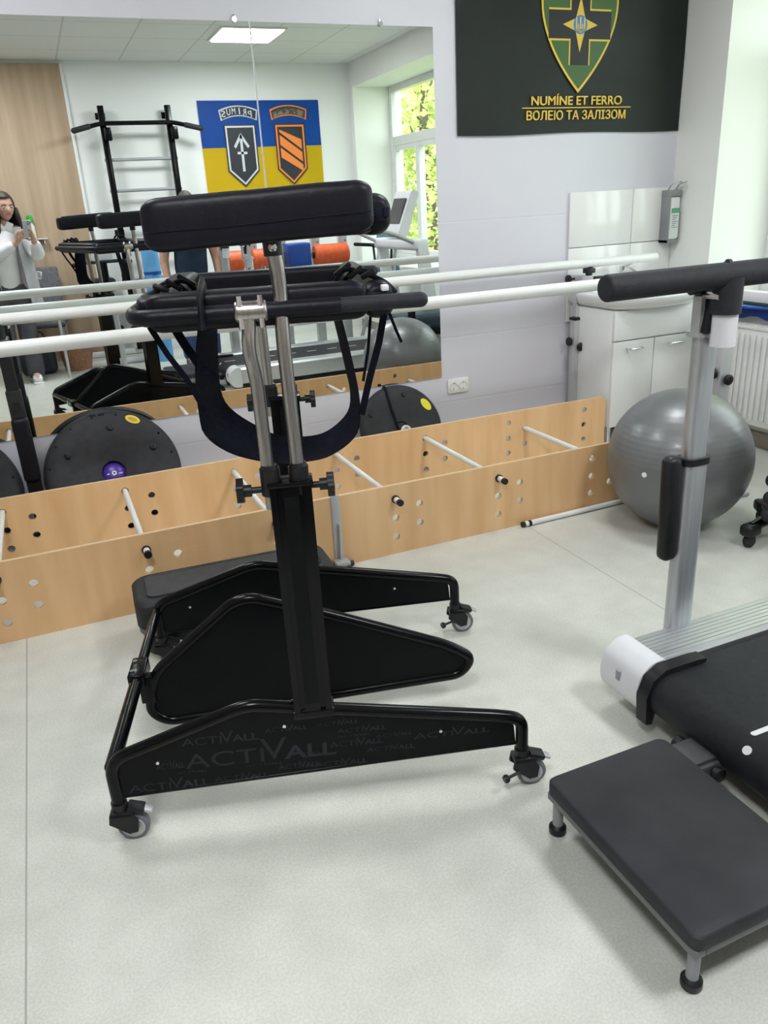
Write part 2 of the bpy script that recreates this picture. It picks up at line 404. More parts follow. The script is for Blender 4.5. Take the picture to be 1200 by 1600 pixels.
# ceiling light panels
def ceiling_light(x, y, label, watts):
    t = thing('ceiling_light', label, 'ceiling light', (x, y, CZ), 0, 'square ceiling light panels')
    bm = nb(); z = -0.012
    for lo, hi in (((-.30, -.30), (.30, -.28)), ((-.30, .28), (.30, .30)), ((-.30, -.28), (-.28, .28)), ((.28, -.28), (.30, .28))):
        b2(bm, (*lo, z), (*hi, 0.0), .002)
    fin('frame', bm, MWHT, t)
    bm = nb(); b2(bm, (-.28, -.28, -.008), (.28, .28, -.002))
    fin('diffuser', bm, mat('lamp_diffuser', (.9, .9, .9), .6, emit=(.96, .98, 1.0), estr=LAMP_E), t)
    l = bpy.data.lights.new('panel_lamp', 'AREA'); l.shape = 'SQUARE'; l.size = .54; l.energy = watts; l.color = (.96, .98, 1.0)
    lo = bpy.data.objects.new('panel_lamp', l); C.objects.link(lo); lo.parent = t; lo.location = (0, 0, -.02)
ceiling_light(2.14, -3.92, 'square ceiling light over the middle of the room, seen in the mirror', LAMP_FAR)
ceiling_light(2.14, -1.35, 'added unseen square ceiling light above the floor between mirror and treadmill', LAMP_W)  # out of view, added as a light source for the mirror side
ceiling_light(-0.3, -1.35, 'added unseen square ceiling light above the left end of the plywood track', LAMP_W)  # unseen repeat of the panel, added to light the left end
ceiling_light(-0.3, -3.92, 'added unseen square ceiling light above the photographer', LAMP_FAR)  # unseen panel added as a light source for the far side

# ================================================================== MIRROR WALL
def mirror(x0, x1, label, clips):
    t = thing('wall_mirror', label, 'mirror', ((x0 + x1) / 2, 0, .471))
    h = (x1 - x0) / 2
    bm = nb(); b2(bm, (-h, -.006, 0), (h, -.001, 1.768), .0008, 1); fin('glass', bm, MMIR, t)
    bm = nb(); b2(bm, (-h + .0005, -.001, .0005), (h - .0005, 0, 1.7675)); fin('backing', bm, MLGREY, t)
    for c in clips:
        bm = nb(); cyl(bm, (c - (x0 + x1) / 2, -.008, 1.773), (c - (x0 + x1) / 2, -.016, 1.773), .011); bx(bm, (c - (x0 + x1) / 2, -.005, 1.778), (.014, .01, .03), .002)
        fin('clip', bm, MCHR, t)
    bm = nb(); b2(bm, (h - .0015 if x1 < 1.5 else -h - .001, -.0068, 0), (h + .0015 if x1 < 1.5 else -h + .0005, -.0005, 1.768)); fin('edge_strip', bm, MWHT, t)
mirror(-0.78, 1.1035, 'wide left mirror panel, from the photo edge to the upright joint', (1.034,))
mirror(1.1085, 2.043, 'narrower right mirror panel ending beside the wall socket', (1.756,))

# green banner with shield and motto
FX0, FX1, FZ0, FZ1 = 2.17, 3.655, 1.742, 2.757
def cloth(x0, x1, z0, z1, y0, amp, nx, nz, seed, m_idx=None, taper=None):
    bm = nb(); g = []
    for i in range(nx + 1):
        row = []
        for j in range(nz + 1):
            a = i / nx; b = j / nz
            x = x0 + (x1 - x0) * a; z = z0 + (z1 - z0) * b
            y = y0 - amp * (0.5 + 0.5 * noise.noise(Vector((a * 2.2 + b * 2.5 + seed, b * 1.3 - a * 1.1, seed)))) 
            if j == 0: z += 0.004 * math.sin(a * 9 + seed)
            row.append(bm.verts.new((x, y, z)))
        g.append(row)
    for i in range(nx):
        for j in range(nz):
            f = bm.faces.new((g[i][j], g[i + 1][j], g[i + 1][j + 1], g[i][j + 1]))
            if m_idx: f.material_index = m_idx((i + .5) / nx, (j + .5) / nz)
    e = bmesh.ops.solidify(bm, geom=bm.faces[:], thickness=.0015)
    return bm
MGREEN = noisy('dark_green_flag_cloth', (0.026, 0.034, 0.030), (0.036, 0.045, 0.038), 3, rough=0.45)
ban = thing('banner', 'dark green banner with a cross shield and yellow motto on the white wall', 'banner', (2.9125, 0, FZ0))
bm = cloth(FX0 - 2.9125, FX1 - 2.9125, 0, FZ1 - FZ0, -.006, .010, 40, 30, 3.1); fin('cloth', bm, MGREEN, ban, 60)
def BM(y): return lambda a, b, t: Vector((a - 2.9125, y - t, b + .067 - FZ0))
MYP = mat('yellow_print', (0.72, 0.50, 0.06), .5); MGP = mat('green_print', (0.045, 0.115, 0.028), .5); MBP = mat('black_print', (0.008, 0.008, 0.010), .5); MBLP = mat('blue_print', (0.04, 0.22, 0.50), .5)
def shield(cx, zt, hw, ztip, zs):
    pts = [(cx - hw, zt), (cx + hw, zt), (cx + hw, zs)]
    for k in range(1, 13):
        t = k / 13; pts.append((cx + hw * (1 - t ** 1.75), zs + (ztip - zs) * (t ** .95)))
    pts.append((cx, ztip))
    for k in range(12, 0, -1):
        t = k / 13; pts.append((cx - hw * (1 - t ** 1.75), zs + (ztip - zs) * (t ** .95)))
    pts.append((cx - hw, zs)); return pts
sh = fin('shield_emblem', prism(nb(), shield(2.92, 2.50, .247, 1.874, 2.30), BM(-.0185), 0, .0006), MYP, ban)
fin('shield_field', prism(nb(), shield(2.92, 2.488, .235, 1.892, 2.30), BM(-.0192), 0, .0006), MGP, sh)
def plus(cx, cz, L, hw): return [(cx - hw, cz - L), (cx + hw, cz - L), (cx + hw, cz - hw), (cx + L, cz - hw), (cx + L, cz + hw), (cx + hw, cz + hw), (cx + hw, cz + L), (cx - hw, cz + L), (cx - hw, cz + hw), (cx - L, cz + hw), (cx - L, cz - hw), (cx - hw, cz - hw)]
bm = nb()
cp = [(2.92 - .068, 2.198 - .19), (2.92 + .068, 2.198 - .19), (2.92 + .068, 2.198 - .075), (2.92 + .2, 2.198 - .075), (2.92 + .2, 2.198 + .075), (2.92 + .068, 2.198 + .075), (2.92 + .068, 2.39), (2.92 - .068, 2.39), (2.92 - .068, 2.198 + .075), (2.92 - .2, 2.198 + .075), (2.92 - .2, 2.198 - .075), (2.92 - .068, 2.198 - .075)]
fin('cross_border', prism(nb(), cp, BM(-.0199), 0, .0004), MYP, sh)
cq = [(x, z) for x, z in cp]
a_ = .008
cq = [(2.92 - .060, 2.008), (2.92 + .060, 2.008), (2.92 + .060, 2.198 - .066), (3.12, 2.198 - .066), (3.12, 2.198 + .066), (2.92 + .060, 2.198 + .066), (2.92 + .060, 2.388), (2.92 - .060, 2.388), (2.92 - .060, 2.198 + .066), (2.72, 2.198 + .066), (2.72, 2.198 - .066), (2.92 - .060, 2.198 - .066)]
fin('cross', prism(nb(), cq, BM(-.0204), 0, .0004), MBP, sh)
st = []
for k in range(8):
    r = .112 if k % 2 == 0 else .042
    r = r * (1.16 if k in (2, 6) else 1)
    st.append((2.92 + r * math.cos(k * PI / 4), 2.198 + r * math.sin(k * PI / 4)))
fin('star', prism(nb(), st, BM(-.0209), 0, .0004), MYP, sh)
fin('roundel', prism(nb(), circ(2.92, 2.198, .045, 28), BM(-.0214), 0, .0004), MBLP, sh)
tr = nb()
for a0, a1, z0, z1 in ((-.030, -.022, -.026, .034), (.022, .030, -.026, .034), (-.004, .004, -.038, .036), (-.030, .030, -.028, -.021), (-.016, -.010, -.026, .004), (.010, .016, -.026, .004)):
    prism(tr, [(2.92 + a0, 2.198 + z0), (2.92 + a1, 2.198 + z0), (2.92 + a1, 2.198 + z1), (2.92 + a0, 2.198 + z1)], BM(-.0219), 0, .0004)
fin('trident', tr, MYP, sh)
bm = nb()
text_bm(bm, 'NUMÍNE ET FERRO', .062, BM(-.0185), width=.600, ox=2.620, oy=1.815); text_bm(bm, 'NUMÍNE ET FERRO', .062, BM(-.0189), width=.600, ox=2.6225, oy=1.8165)
text_bm(bm, 'ВОЛЕЮ ТА ЗАЛІЗОМ', .062, BM(-.0185), width=.660, ox=2.590, oy=1.742); text_bm(bm, 'ВОЛЕЮ ТА ЗАЛІЗОМ', .062, BM(-.0189), width=.660, ox=2.5925, oy=1.7435)
prism(bm, [(2.562, 1.799), (3.286, 1.799), (3.286, 1.804), (2.562, 1.804)], BM(-.0185), 0, .0005)
fin('motto_lettering', bm, MYP, ban)

# double socket
t = thing('wall_socket', 'white double wall socket low beside the mirror', 'socket', (2.149, 0, .409))
fin('plate', bx(nb(), (0, -.005, 0), (.135, .010, .085), .004, 3), MWHT, t)
for s in (-1, 1):
    bm = nb(); lathe(bm, [(.027, 0), (.027, .004), (.021, .004), (.020, -.006), (0, -.006)], (s * .031, -.010, 0), (0, -1, 0), 28)
    so = fin('outlet', bm, MWHT, t)
    bm = nb()
    for q in (-1, 1): cyl(bm, (s * .031 + q * .0095, -.0035, 0), (s * .031 + q * .0095, -.0046, 0), .004, 12)
    cyl(bm, (s * .031, -.004, .018), (s * .031, -.012, .018), .003, 8); cyl(bm, (s * .031, -.004, -.018), (s * .031, -.012, -.018), .003, 8)
    fin('contacts', bm, MDGREY, so)

# hand sanitiser dispenser
t = thing('soap_dispenser', 'grey metal elbow dispenser with a labelled white bottle on the wall by the corner', 'dispenser', (3.605, 0, 1.112))
bm = nb(); b2(bm, (-.042, -.018, 0), (.042, -.001, .30), .004); b2(bm, (-.042, -.092, 0), (-.036, -.002, .30), .003); b2(bm, (.036, -.092, .0), (.042, -.002, .18), .003); b2(bm, (-.042, -.092, 0), (.042, -.002, .02), .003); b2(bm, (-.0435, -.0935, .266), (.0435, -.0025, .302), .003)
fin('holder', bm, noisy('grey_dispenser_metal', (.28, .29, .30), (.33, .34, .35), 10, .4, .5), t)
bo = fin('bottle', b2(nb(), (-.034, -.094, .021), (.034, -.02, .262), .010, 3), MWHT, t)
bm = nb(); b2(bm, (-.03, -.0955, .035), (.03, -.0945, .20)); lab = fin('bottle_label', bm, mat('pale_label', (.70, .76, .72), .5), bo)
bm = nb(); b2(bm, (-.03, -.0968, .172), (.03, -.0957, .20))
fin('label_stripe', bm, mat('green_print_label', (.12, .38, .24), .5), bo)
bm = nb()
for k in range(7): b2(bm, (-.022, -.0966, .155 - k * .011), (.022 - .01 * (k % 3), -.0957, .159 - k * .011))
fin('label_print', bm, MGREY, bo)
bm = nb()
tube(bm, fillet([(-.03, -.05, .30), (-.03, -.075, .335), (-.03, -.15, .345), (.03, -.15, .345), (.03, -.075, .335), (.03, -.05, .30)], .02), .004, 8)
fin('elbow_lever', bm, MCHR, t)

# ================================================================== BASIN, CABINET
t = thing('sink_cabinet', 'white two-door basin cabinet in the corner behind the grey ball', 'cabinet', (3.21, 0, 0))
X0, X1, YF = -.29, .29, -.44
t.scale = (1, 1, 1.09)
bm = nb(); b2(bm, (X0, YF + .02, .115), (X1, -.016, .735), .006, 2); fin('body', bm, MWHT, t)
for i, (a, b) in enumerate(((X0, -.003), (.003, X1))):
    bm = nb(); b2(bm, (a, YF, .118), (b, YF + .018, .575), .003); d = fin('door', bm, MWHT, t)
    cx = (a + b) / 2
    bm = nb(); tube(bm, fillet([(cx - .05, YF, .535), (cx - .05, YF - .028, .535), (cx + .05, YF - .028, .535), (cx + .05, YF, .535)], .012), .005, 10); fin('handle', bm, MCHR, d)
bm = nb(); b2(bm, (X0, YF, .581), (X1, YF + .018, .735), .003); fin('top_panel', bm, MWHT, t)
for a in (X0 + .03, X1 - .03):
    for b in (YF + .05, -.06):
        bm = nb(); cyl(bm, (a, b, 0.004), (a, b, .116), .016, 16); cyl(bm, (a, b, 0), (a, b, .01), .022, 16); fin('leg', bm, MCHR, t)
t = thing('washbasin', 'white ceramic washbasin with a bowed front on the corner cabinet', 'washbasin', (3.21, 0, .805))
bm = nb(); N = 36; loops = []
def basin_out(k, sc, yb):
    a = PI * k / N
    return (-.315 * sc * math.cos(a), yb - (.10 + .0) * sc)
def ring(z, sx, bow, y0):
    out = []
    for k in range(N + 1):
        u_ = -1 + 2 * k / N
        out.append((u_ * sx, y0 - bow * math.sqrt(max(0, 1 - u_ * u_ * .92)), z))
    out.append((sx, -.018, z)); out.append((-sx, -.018, z)); return out
prev = None
for (z, sx, bow, y0) in ((-.004, .26, .10, -.36), (.005, .285, .14, -.38), (.03, .305, .165, -.39), (.06, .315, .18, -.40), (.075, .315, .18, -.40), (.08, .31, .175, -.40)):
    vs = [bm.verts.new(p) for p in ring(z, sx, bow, y0)]
    if prev is None: bm.faces.new(vs)
    else:
        for k in range(len(vs)): bm.faces.new((prev[k], prev[(k + 1) % len(vs)], vs[(k + 1) % len(vs)], vs[k]))
    prev = vs
inner = [bm.verts.new((.78 * v.co.x, -.06 + (v.co.y + .02) * .86 if v.co.y < -.1 else -.14, .078)) for v in prev]
for k in range(len(prev)): bm.faces.new((prev[k], prev[(k + 1) % len(prev)], inner[(k + 1) % len(prev)], inner[k]))
deep = [bm.verts.new((.55 * v.co.x, -.28 + (v.co.y + .28) * .6, -.0)) for v in inner]
for k in range(len(inner)): bm.faces.new((inner[k], inner[(k + 1) % len(inner)], deep[(k + 1) % len(inner)], deep[k]))
bm.faces.new(deep[::-1])
fin('basin', bm, MCER, t, 50)
bm = nb(); cyl(bm, (.03, -.09, .079), (.03, -.09, .175), .021, 20); tube(bm, fillet([(.03, -.09, .16), (.03, -.15, .185), (.03, -.235, .155)], .03), [.016] * 7 + [.013, .013], 14)
fa = fin('faucet', bm, MCHR, t)
bm = nb(); rtube(bm, (.03, -.075, .19), (.03, -.20, .235), .009); cyl(bm, (.03, -.09, .17), (.03, -.09, .20), .019, 16); fin('lever', bm, MCHR, fa)

# radiator and the things on the sill
t = thing('radiator', 'white ribbed panel radiator below the window', 'radiator', (3.59, -1.3, 0)); t.scale = (1, 1, 1.09)
bm = nb(); b2(bm, (-.045, -.68, .14), (.0, .68, .625), .006)
for k in range(34): b2(bm, (-.056, -.665 + k * .0395, .17), (-.044, -.64 + k * .0395, .60), .004, 2)
fin('panel', bm, MWHT, t)
bm = nb(); b2(bm, (-.05, -.69, .622), (.035, .69, .64), .004)
for k in range(44): b2(bm, (-.03, -.67 + k * .0305, .638), (.02, -.658 + k * .0305, .643))
fin('top_grille', bm, MWHT, t)
for yy in (-.48, .48): bm = nb(); b2(bm, (.0, yy - .02, .2), (.068, yy + .02, .55)); fin('wall_bracket', bm, MWHT, t)
for z in (.19, .57):
    bm = nb(); tube(bm, fillet([(-.02, .68, z), (-.02, .76, z), (-.02, .76, .01 if z < .3 else .19)], .03), .009, 10); fin('pipe', bm, MWHT, t)
o = tag(fin('folder', bx(nb(), (0, 0, .006), (.30, .34, .012), .003, 2), MBLUE, loc=(3.72, -.82, SILL), rot=(0, 0, .2)), 'flat blue folder lying at the bottom on the windowsill', 'folder')
o = tag(fin('folder', bx(nb(), (0, 0, .009), (.27, .33, .018), .003, 2), noisy('dark_green_card', (.02, .06, .05), (.03, .075, .06), 8, .5), loc=(3.74, -.84, SILL + .0125), rot=(0, 0, -.1)), 'dark green folder on top of the blue folder', 'folder')
o = tag(fin('storage_box', bx(nb(), (0, 0, .045), (.2, .26, .09), .012, 3), noisy('pale_teal_plastic', (.28, .50, .48), (.34, .56, .54), 8, .5), loc=(3.80, -.98, SILL + .031)), 'pale teal box on the folders at the windowsill', 'box')
# cloth hanging over the sill edge
bm = nb(); vs = []
prof = [(3.75, SILL + .002), (3.615, SILL + .002), (3.604, SILL - .004), (3.602, SILL - .03), (3.600, SILL - .055)]
for k, (x, z) in enumerate(prof):
    vs.append([bm.verts.new((x, -.60 - .30 * j / 6, z - (0.012 * math.sin(j * 1.3) if k > 2 else 0))) for j in range(7)])
for A, B in zip(vs[:-1], vs[1:]):
    for j in range(6): bm.faces.new((A[j], A[j + 1], B[j + 1], B[j]))
bmesh.ops.solidify(bm, geom=bm.faces[:], thickness=-.004)
tag(fin('cloth', bm, MBLUE), 'small blue cloth hanging over the windowsill edge above the radiator', 'cloth')

# ================================================================== PARALLEL BARS
pb = thing('parallel_bars', 'long white parallel bars on height-adjustable posts in front of the mirror', 'parallel bars', (2.92, -.65, 0))
PX, PY = 2.92, -.65
def L(x, y, z): return (x - PX, y - PY, z)
ZB = 1.05
for y, x1, x0 in ((-.185, 3.405, -1.35), (-1.138, 3.36, -1.35)):
    bm = nb(); rtube(bm, L(x0, y, ZB), L(x1, y, ZB), .0255, 24, .1); hr = fin('hand_rail', bm, MPVC, pb)
def post(y, yb, sgn):
    bm = nb(); b2(bm, L(PX - .035, y - .025, 0.02), L(PX + .035, y + .025, .725), .004); p = fin('post', bm, MLGREY, pb)
    bm = nb(); b2(bm, L(PX - .026, y - .018, .725), L(PX + .026, y + .018, .94), .003); fin('inner_post', bm, MCHR, p)
    bm = nb(); b2(bm, L(PX - .038, y - .028, .72), L(PX + .038, y + .028, .737), .002); fin('collar', bm, MPLA, p)
    bm = nb(); y0, y1 = (-.265, -.03) if sgn > 0 else (-1.49, -1.06)
    b2(bm, L(PX - .026, y0, .938), L(PX + .026, y1, .982), .004); br = fin('bracket', bm, MWPL, pb)
    bm = nb(); b2(bm, L(PX - .028, y0 - .012, .936), L(PX + .028, y0 + .004, .984), .003); fin('end_cap', bm, MPLA, br)
    bm = nb(); cyl(bm, L(PX, yb, .98), L(PX, yb, ZB - .02), .02, 16); b2(bm, L(PX - .03, yb - .022, .995), L(PX + .03, yb + .022, 1.023), .004); fin('rail_clamp', bm, MPLA, br)
    for (z, dx, dy) in ((.595, -.06, 0), (.565, .0, -.05)):
        bm = nb(); cyl(bm, L(PX, y, z), L(PX + dx * .8, y + dy * .8, z), .006, 10)
        lathe(bm, [(0, 0), (.018, .0), (.026, .006), (.026, .018), (.018, .024), (0, .024)], L(PX + dx * .7, y + dy * .7, z), (dx, dy, 0), 14); fin('knob', bm, MPLA, p)
    bm = nb(); cyl(bm, L(PX - .03, y, .96), L(PX - .08, y, .96), .006, 10); lathe(bm, [(0, 0), (.018, 0), (.025, .008), (.025, .02), (0, .026)], L(PX - .06, y, .96), (-1, 0, 0), 12); fin('knob', bm, MPLA, br)
    return p
post(-.09, -.185, 1); post(-1.24, -1.138, -1)
bm = nb(); tube(bm, fillet([L(PX + .03, -.10, .60), L(PX + .02, -.22, .605), L(PX + .02, -.29, .575), L(PX + .02, -.31, .47), L(PX + .02, -.31, .012)], .06), .014, 12); fin('brace', bm, MWHT, pb)
bm = nb(); b2(bm, L(PX - .005, -1.42, 0), L(PX + .085, -.04, .022), .008, 3); fin('base_beam', bm, MLGREY, pb)
# the left support seen just inside the photo's edge
bm = nb(); cx, cy = -.205, -.235
b2(bm, L(cx - .026, cy - .018, .66), L(cx + .026, cy + .018, .97), .003)
lp = fin('post', bm, MPLA, pb)
bm = nb(); b2(bm, L(cx - .032, cy - .024, .012), L(cx + .032, cy + .024, .75), .005); cyl(bm, L(cx, cy - .02, .68), L(cx, cy - .035, .68), .018, 16); fin('outer_post', bm, MPLA, lp)
bm = nb(); b2(bm, L(cx - .036, cy - .055, .33), L(cx + .036, cy + .03, .63), .018, 4); fin('padded_sleeve', bm, MVIN, lp)
bm = nb(); b2(bm, L(cx - .03, -.31, .93), L(cx + .03, -.15, .975), .004); cyl(bm, L(cx, -.185, .97), L(cx, -.185, ZB - .015), .02, 14); fin('bracket', bm, MPLA, lp)
bm = nb(); b2(bm, L(cx - .06, -.36, 0), L(cx + .06, -.10, .022), .008, 3); fin('base_beam', bm, MPLA, lp)

# ================================================================== PLYWOOD TRACK
YR, YF_ = -.416, -1.166      # rear and front board planes (faces towards the room)
ZB0, ZB1 = .0, .318
tk = thing('plywood_barrier', 'long pair of upright birch plywood boards joined by white rods on the floor', 'plywood barrier', (1.0, -.79, 0))
def T(x, y, z): return Vector((x - 1.0, y + .79, z))
RX = [-.871, -.349, .175, .689, 1.216, 1.727]
def holes(xend, rear):
    out = []; cov = []
    for x in RX:
        for dx, z in ((0, .256), (0, .168), (0, .079), (.115, .212), (.115, .123)): out.append((x + dx, z))
    for z in (.258, .170, .083): out.append((2.242, z))
    out += [(2.349, .214), (2.349, .123)]
    if rear: out += [(2.754, .258), (2.754, .170), (2.754, .083)]
    return [h for h in out if h[0] < xend - .03]
def outline(x0, x1):
    r = .035; return [(x0, ZB0), (x1, ZB0)] + [(x1 - r + r * math.cos(a), ZB1 - r + r * math.sin(a)) for a in [PI / 2 * k / 6 for k in range(7)]] + [(x0, ZB1)]
BT = .018
for y, xe in ((YR, 2.905), (YF_, 2.87)):
    hs = holes(xe, y == YR)
    b = curve_mesh('board', [outline(-1.6, xe)] + [circ(hx, hz, .0165, 18) for hx, hz in hs], BT, lambda a, b_, t_, y=y: T(a, y + BT / 2 + t_, b_), [MPLY, MPLYE], tk)
    for p in b.data.polygons:
        if abs(p.normal.y) < .5: p.material_index = 1
for x, z, pk in [(q, .256, 0.0) for q in RX] + [(2.349, .214, .050)]:
    bm = nb(); cyl(bm, T(x, YF_ - .05 + pk, z), T(x, YR + .075, z), .0125, 18); rd = fin('rod', bm, MPVC, tk)
    for k, (a, b_) in enumerate(((YF_ - .012, YF_ - .003), (YF_ - .062 + pk, YF_ - .046 + pk))):
        bm = nb(); cyl(bm, T(x, a, z), T(x, b_, z), .0175 if k == 0 else .0145, 18); fin('rubber_ring' if k == 0 else 'end_cap', bm, MPLA, rd)
    bm = nb(); cyl(bm, T(x, YR + .07, z), T(x, YR + .085, z), .0145, 16); fin('end_cap', bm, MPLA, rd)
for x in (.945,):
    bm = nb(); b2(bm, T(x - .019, YF_ - .006, .02), T(x + .019, YF_, .325), .001); 
    prism(bm, [(x - .003, .03), (x + .003, .03), (x + .003, .2)], lambda a, b_, t_: T(a, YF_ - .006 - t_, b_), 0, .02)
    b2(bm, T(x - .03, YF_ - .06, .022), T(x + .03, YF_ - .001, .042), .003)
    br = fin('bracket', bm, MLGREY, tk)
    bm = nb(); b2(bm, T(x - .034, YF_ - .07, 0), T(x + .034, YF_ - .001, .024), .004); cyl(bm, T(x + .055, YF_ - .02, .013), T(x - .06, YF_ - .02, .013), .012, 14); fin('rubber_foot', bm, MPLA, br)
# loose rod along the front board
t = thing('loose_rod', 'loose white rod lying on the floor along the front plywood board', 'rod', (2.155, -1.195, 0))
bm = nb(); cyl(bm, (-.305, 0, .0135), (.40, .012, .0135), .0125, 18); fin('tube', bm, MPVC, t)
bm = nb(); cyl(bm, (-.285, 0, .0135), (-.270, 0, .0135), .0137, 18); fin('rubber_ring', bm, MPLA, t)
bm = nb(); cyl(bm, (-.318, 0, .0135), (-.304, 0, .0135), .0137, 18); fin('end_cap', bm, MPLA, t)

# ================================================================== BALANCE DOMES behind the boards
def balance_dome(x, y, z, r, label, tiltx, yaw, sticker, hole=True):
    t = thing('balance_dome', label, 'balance trainer', (x, y, z)); t.rotation_euler = (tiltx, 0, yaw)
    # local: flat platform faces -y
    bm = nb(); lathe(bm, [(.056, -.012), (.056, .004), (.064, .008), (.22 * r / .32, .012), (.25 * r / .32, .016), (r - .025, .016), (r - .012, .010), (r, 0), (r, -.022), (r - .02, -.034), (.06, -.034)], (0, 0, 0), (0, -1, 0), 72)
    p = fin('platform', bm, MRUB, t, 40)
    bm = nb(); lathe(bm, [(r - .07, -.02), (r - .065, -.04), (r * .70, -.06), (r * .58, -.085), (r * .40, -.108), (r * .2, -.118), (0, -.12)], (0, 0, 0), (0, -1, 0), 56); fin('dome', bm, MPUR, t, 60)
    bm = nb(); lathe(bm, [(.056, -.02), (.04, -.006), (.02, 0), (0, .001)], (0, -.003, 0), (0, -1, 0), 32); hb = fin('hub', bm, MPUR, t, 60)
    bm = nb(); lathe(bm, [(.011, 0), (.011, .002), (.006, .002), (.006, 0)], (0, -.005, -.004), (0, -1, 0), 16); bx(bm, (.03, -.0015, -.008), (.016, .004, .004)); bx(bm, (-.028, -.0015, -.006), (.012, .004, .004)); fin('plug', bm, MWHITE, hb)
    for a in (25, 85, 150, 215, 275, 335):
        q = math.radians(a); bm = nb(); lathe(bm, [(.017, .0), (.017, .006), (.013, .009), (.006, .010), (.006, .006), (0, .006)], (r * .70 * math.cos(q), -.014, r * .70 * math.sin(q)), (0, -1, 0), 6); fin('foot_stud', bm, MPLA, p)
    bm = nb()
    for k in range(16):
        q = math.radians(k * 22.5 + 11); cyl(bm, (r * .905 * math.cos(q), -.0155, r * .905 * math.sin(q)), (r * .905 * math.cos(q), -.0165, r * .905 * math.sin(q)), .006, 10)
    for k in (-1, 1): bx(bm, (k * .02 - .03, -.0165, r * .92), (.028, .002, .010), rot=Matrix.Rotation(-k * .06, 3, 'Y'))
    fin('rim_slots', bm, MBLK, p)
    q = math.radians(sticker); bm = nb(); prism(bm, circ(0, 0, .036, 26, .019), lambda a, b, t_: Vector((r * .88 * math.cos(q) + a * math.sin(q) - b * 0 * 1 + b * math.cos(q), -.0168 - t_, r * .88 * math.sin(q) - a * math.cos(q) + b * math.sin(q))), 0, .0012); lb = fin('label', bm, MYEL, p); lb['label'] = 'yellow oval label'
    bm = nb(); prism(bm, circ(0, 0, .024, 20, .010), lambda a, b, t_: Vector((r * .88 * math.cos(q) + a * math.sin(q) + b * math.cos(q), -.0181 - t_, r * .88 * math.sin(q) - a * math.cos(q) + b * math.sin(q))), 0, .0006); fin('label_print', bm, mat('label_ink', (.45, .30, .02), .5), lb)
    return t
balance_dome(.152, -.205, .290, .318, 'large black balance dome leaning on the wall behind the plywood, purple hub showing', math.radians(-31), math.radians(-2), 62)
balance_dome(-.572, -.205, .290, .318, 'black balance dome at the left photo edge, only its rim showing', math.radians(-31), math.radians(-2), 100)
# smaller balance disc with a strap
t = thing('balance_disc', 'small black balance board with a strap leaning on the wall below the mirror', 'balance board', (1.715, -.135, .250)); t.rotation_euler = (math.radians(-24), 0, math.radians(-2)); r = .246
bm = nb(); lathe(bm, [(0, .004), (.03, .004), (.036, .012), (r - .03, .012), (r - .01, .006), (r, -.004), (r - .004, -.022), (r - .03, -.028), (0, -.028)], (0, 0, 0), (0, -1, 0), 64); p = fin('board', bm, MRUB, t, 40)
bm = nb(); lathe(bm, [(.03, 0), (.03, .012), (.02, .014), (.012, .010), (0, .010)], (.02, -.004, -.02), (0, -1, 0), 24); fin('hub', bm, MLGREY, t)
bm = nb(); tube(bm, [(-.055, -.016, .232), (-.045, -.020, .12), (-.025, -.020, 0), (-.018, -.020, -.12), (-.015, -.014, -.23)], .007, 8); tube(bm, fillet([(-.055, -.016, .232), (-.056, 0, .245), (-.056, .03, .235)], .01), .007, 8); fin('strap', bm, MNAVY, t)
for a in (75, 150, 215, 300):
    q = math.radians(a); bm = nb(); cyl(bm, (r * .78 * math.cos(q), -.011, r * .78 * math.sin(q)), (r * .78 * math.cos(q), -.02, r * .78 * math.sin(q)), .014, 12); fin('foot_stud', bm, MPLA, p)
q = math.radians(33); bm = nb(); prism(bm, circ(0, 0, .040, 26, .022), lambda a, b, t_: Vector((r * .82 * math.cos(q) + a * math.sin(q) + b * math.cos(q), -.0125 - t_, r * .82 * math.sin(q) - a * math.cos(q) + b * math.sin(q))), 0, .0012); lb = fin('label', bm, mat('bright_yellow_label', (.85, .78, .03), .45), p); lb['label'] = 'bright yellow oval label'

# ================================================================== GREY EXERCISE BALL
R = .309
t = thing('exercise_ball', 'big silver grey exercise ball against the right end of the front board', 'exercise ball', (2.463, -1.488, 0))
bm = nb(); bmesh.ops.create_uvsphere(bm, u_segments=96, v_segments=64, radius=R)
for v in bm.verts:
    z = v.co.z + R
    if z < .03: v.co.x *= 1.0 ; v.co.z = -R + max(0.0008, z * .85)
bmesh.ops.translate(bm, verts=bm.verts[:], vec=(0, 0, R))
MBALL = noisy('silver_ball_vinyl', (.17, .175, .182), (.19, .195, .202), 3, rough=.38, coat=.1)
tcb = nd(MBALL, 'ShaderNodeTexCoord'); wv = nd(MBALL, 'ShaderNodeTexWave'); wv.bands_direction = 'Z'; wv.inputs['Scale'].default_value = 14; wv.inputs['Distortion'].default_value = .4
bpb = nd(MBALL, 'ShaderNodeBump'); bpb.inputs['Strength'].default_value = .10; bpb.inputs['Distance'].default_value = .003
ln(MBALL, tcb.outputs['Object'], wv.inputs['Vector']); ln(MBALL, wv.outputs['Fac'], bpb.inputs['Height']); ln(MBALL, bpb.outputs[0], bsdf(MBALL).inputs['Normal'])
bsdf(MBALL).inputs['Metallic'].default_value = .35
fin('ball_skin', bm, MBALL, t, 180)
dv = Vector((-.93, -.36, .02)).normalized()
bm = nb(); lathe(bm, [(.011, 0), (.011, .003), (.006, .004), (0, .004)], Vector((0, 0, R)) + dv * (R - .001), dv, 18); fin('valve_plug', bm, MWHITE, t)

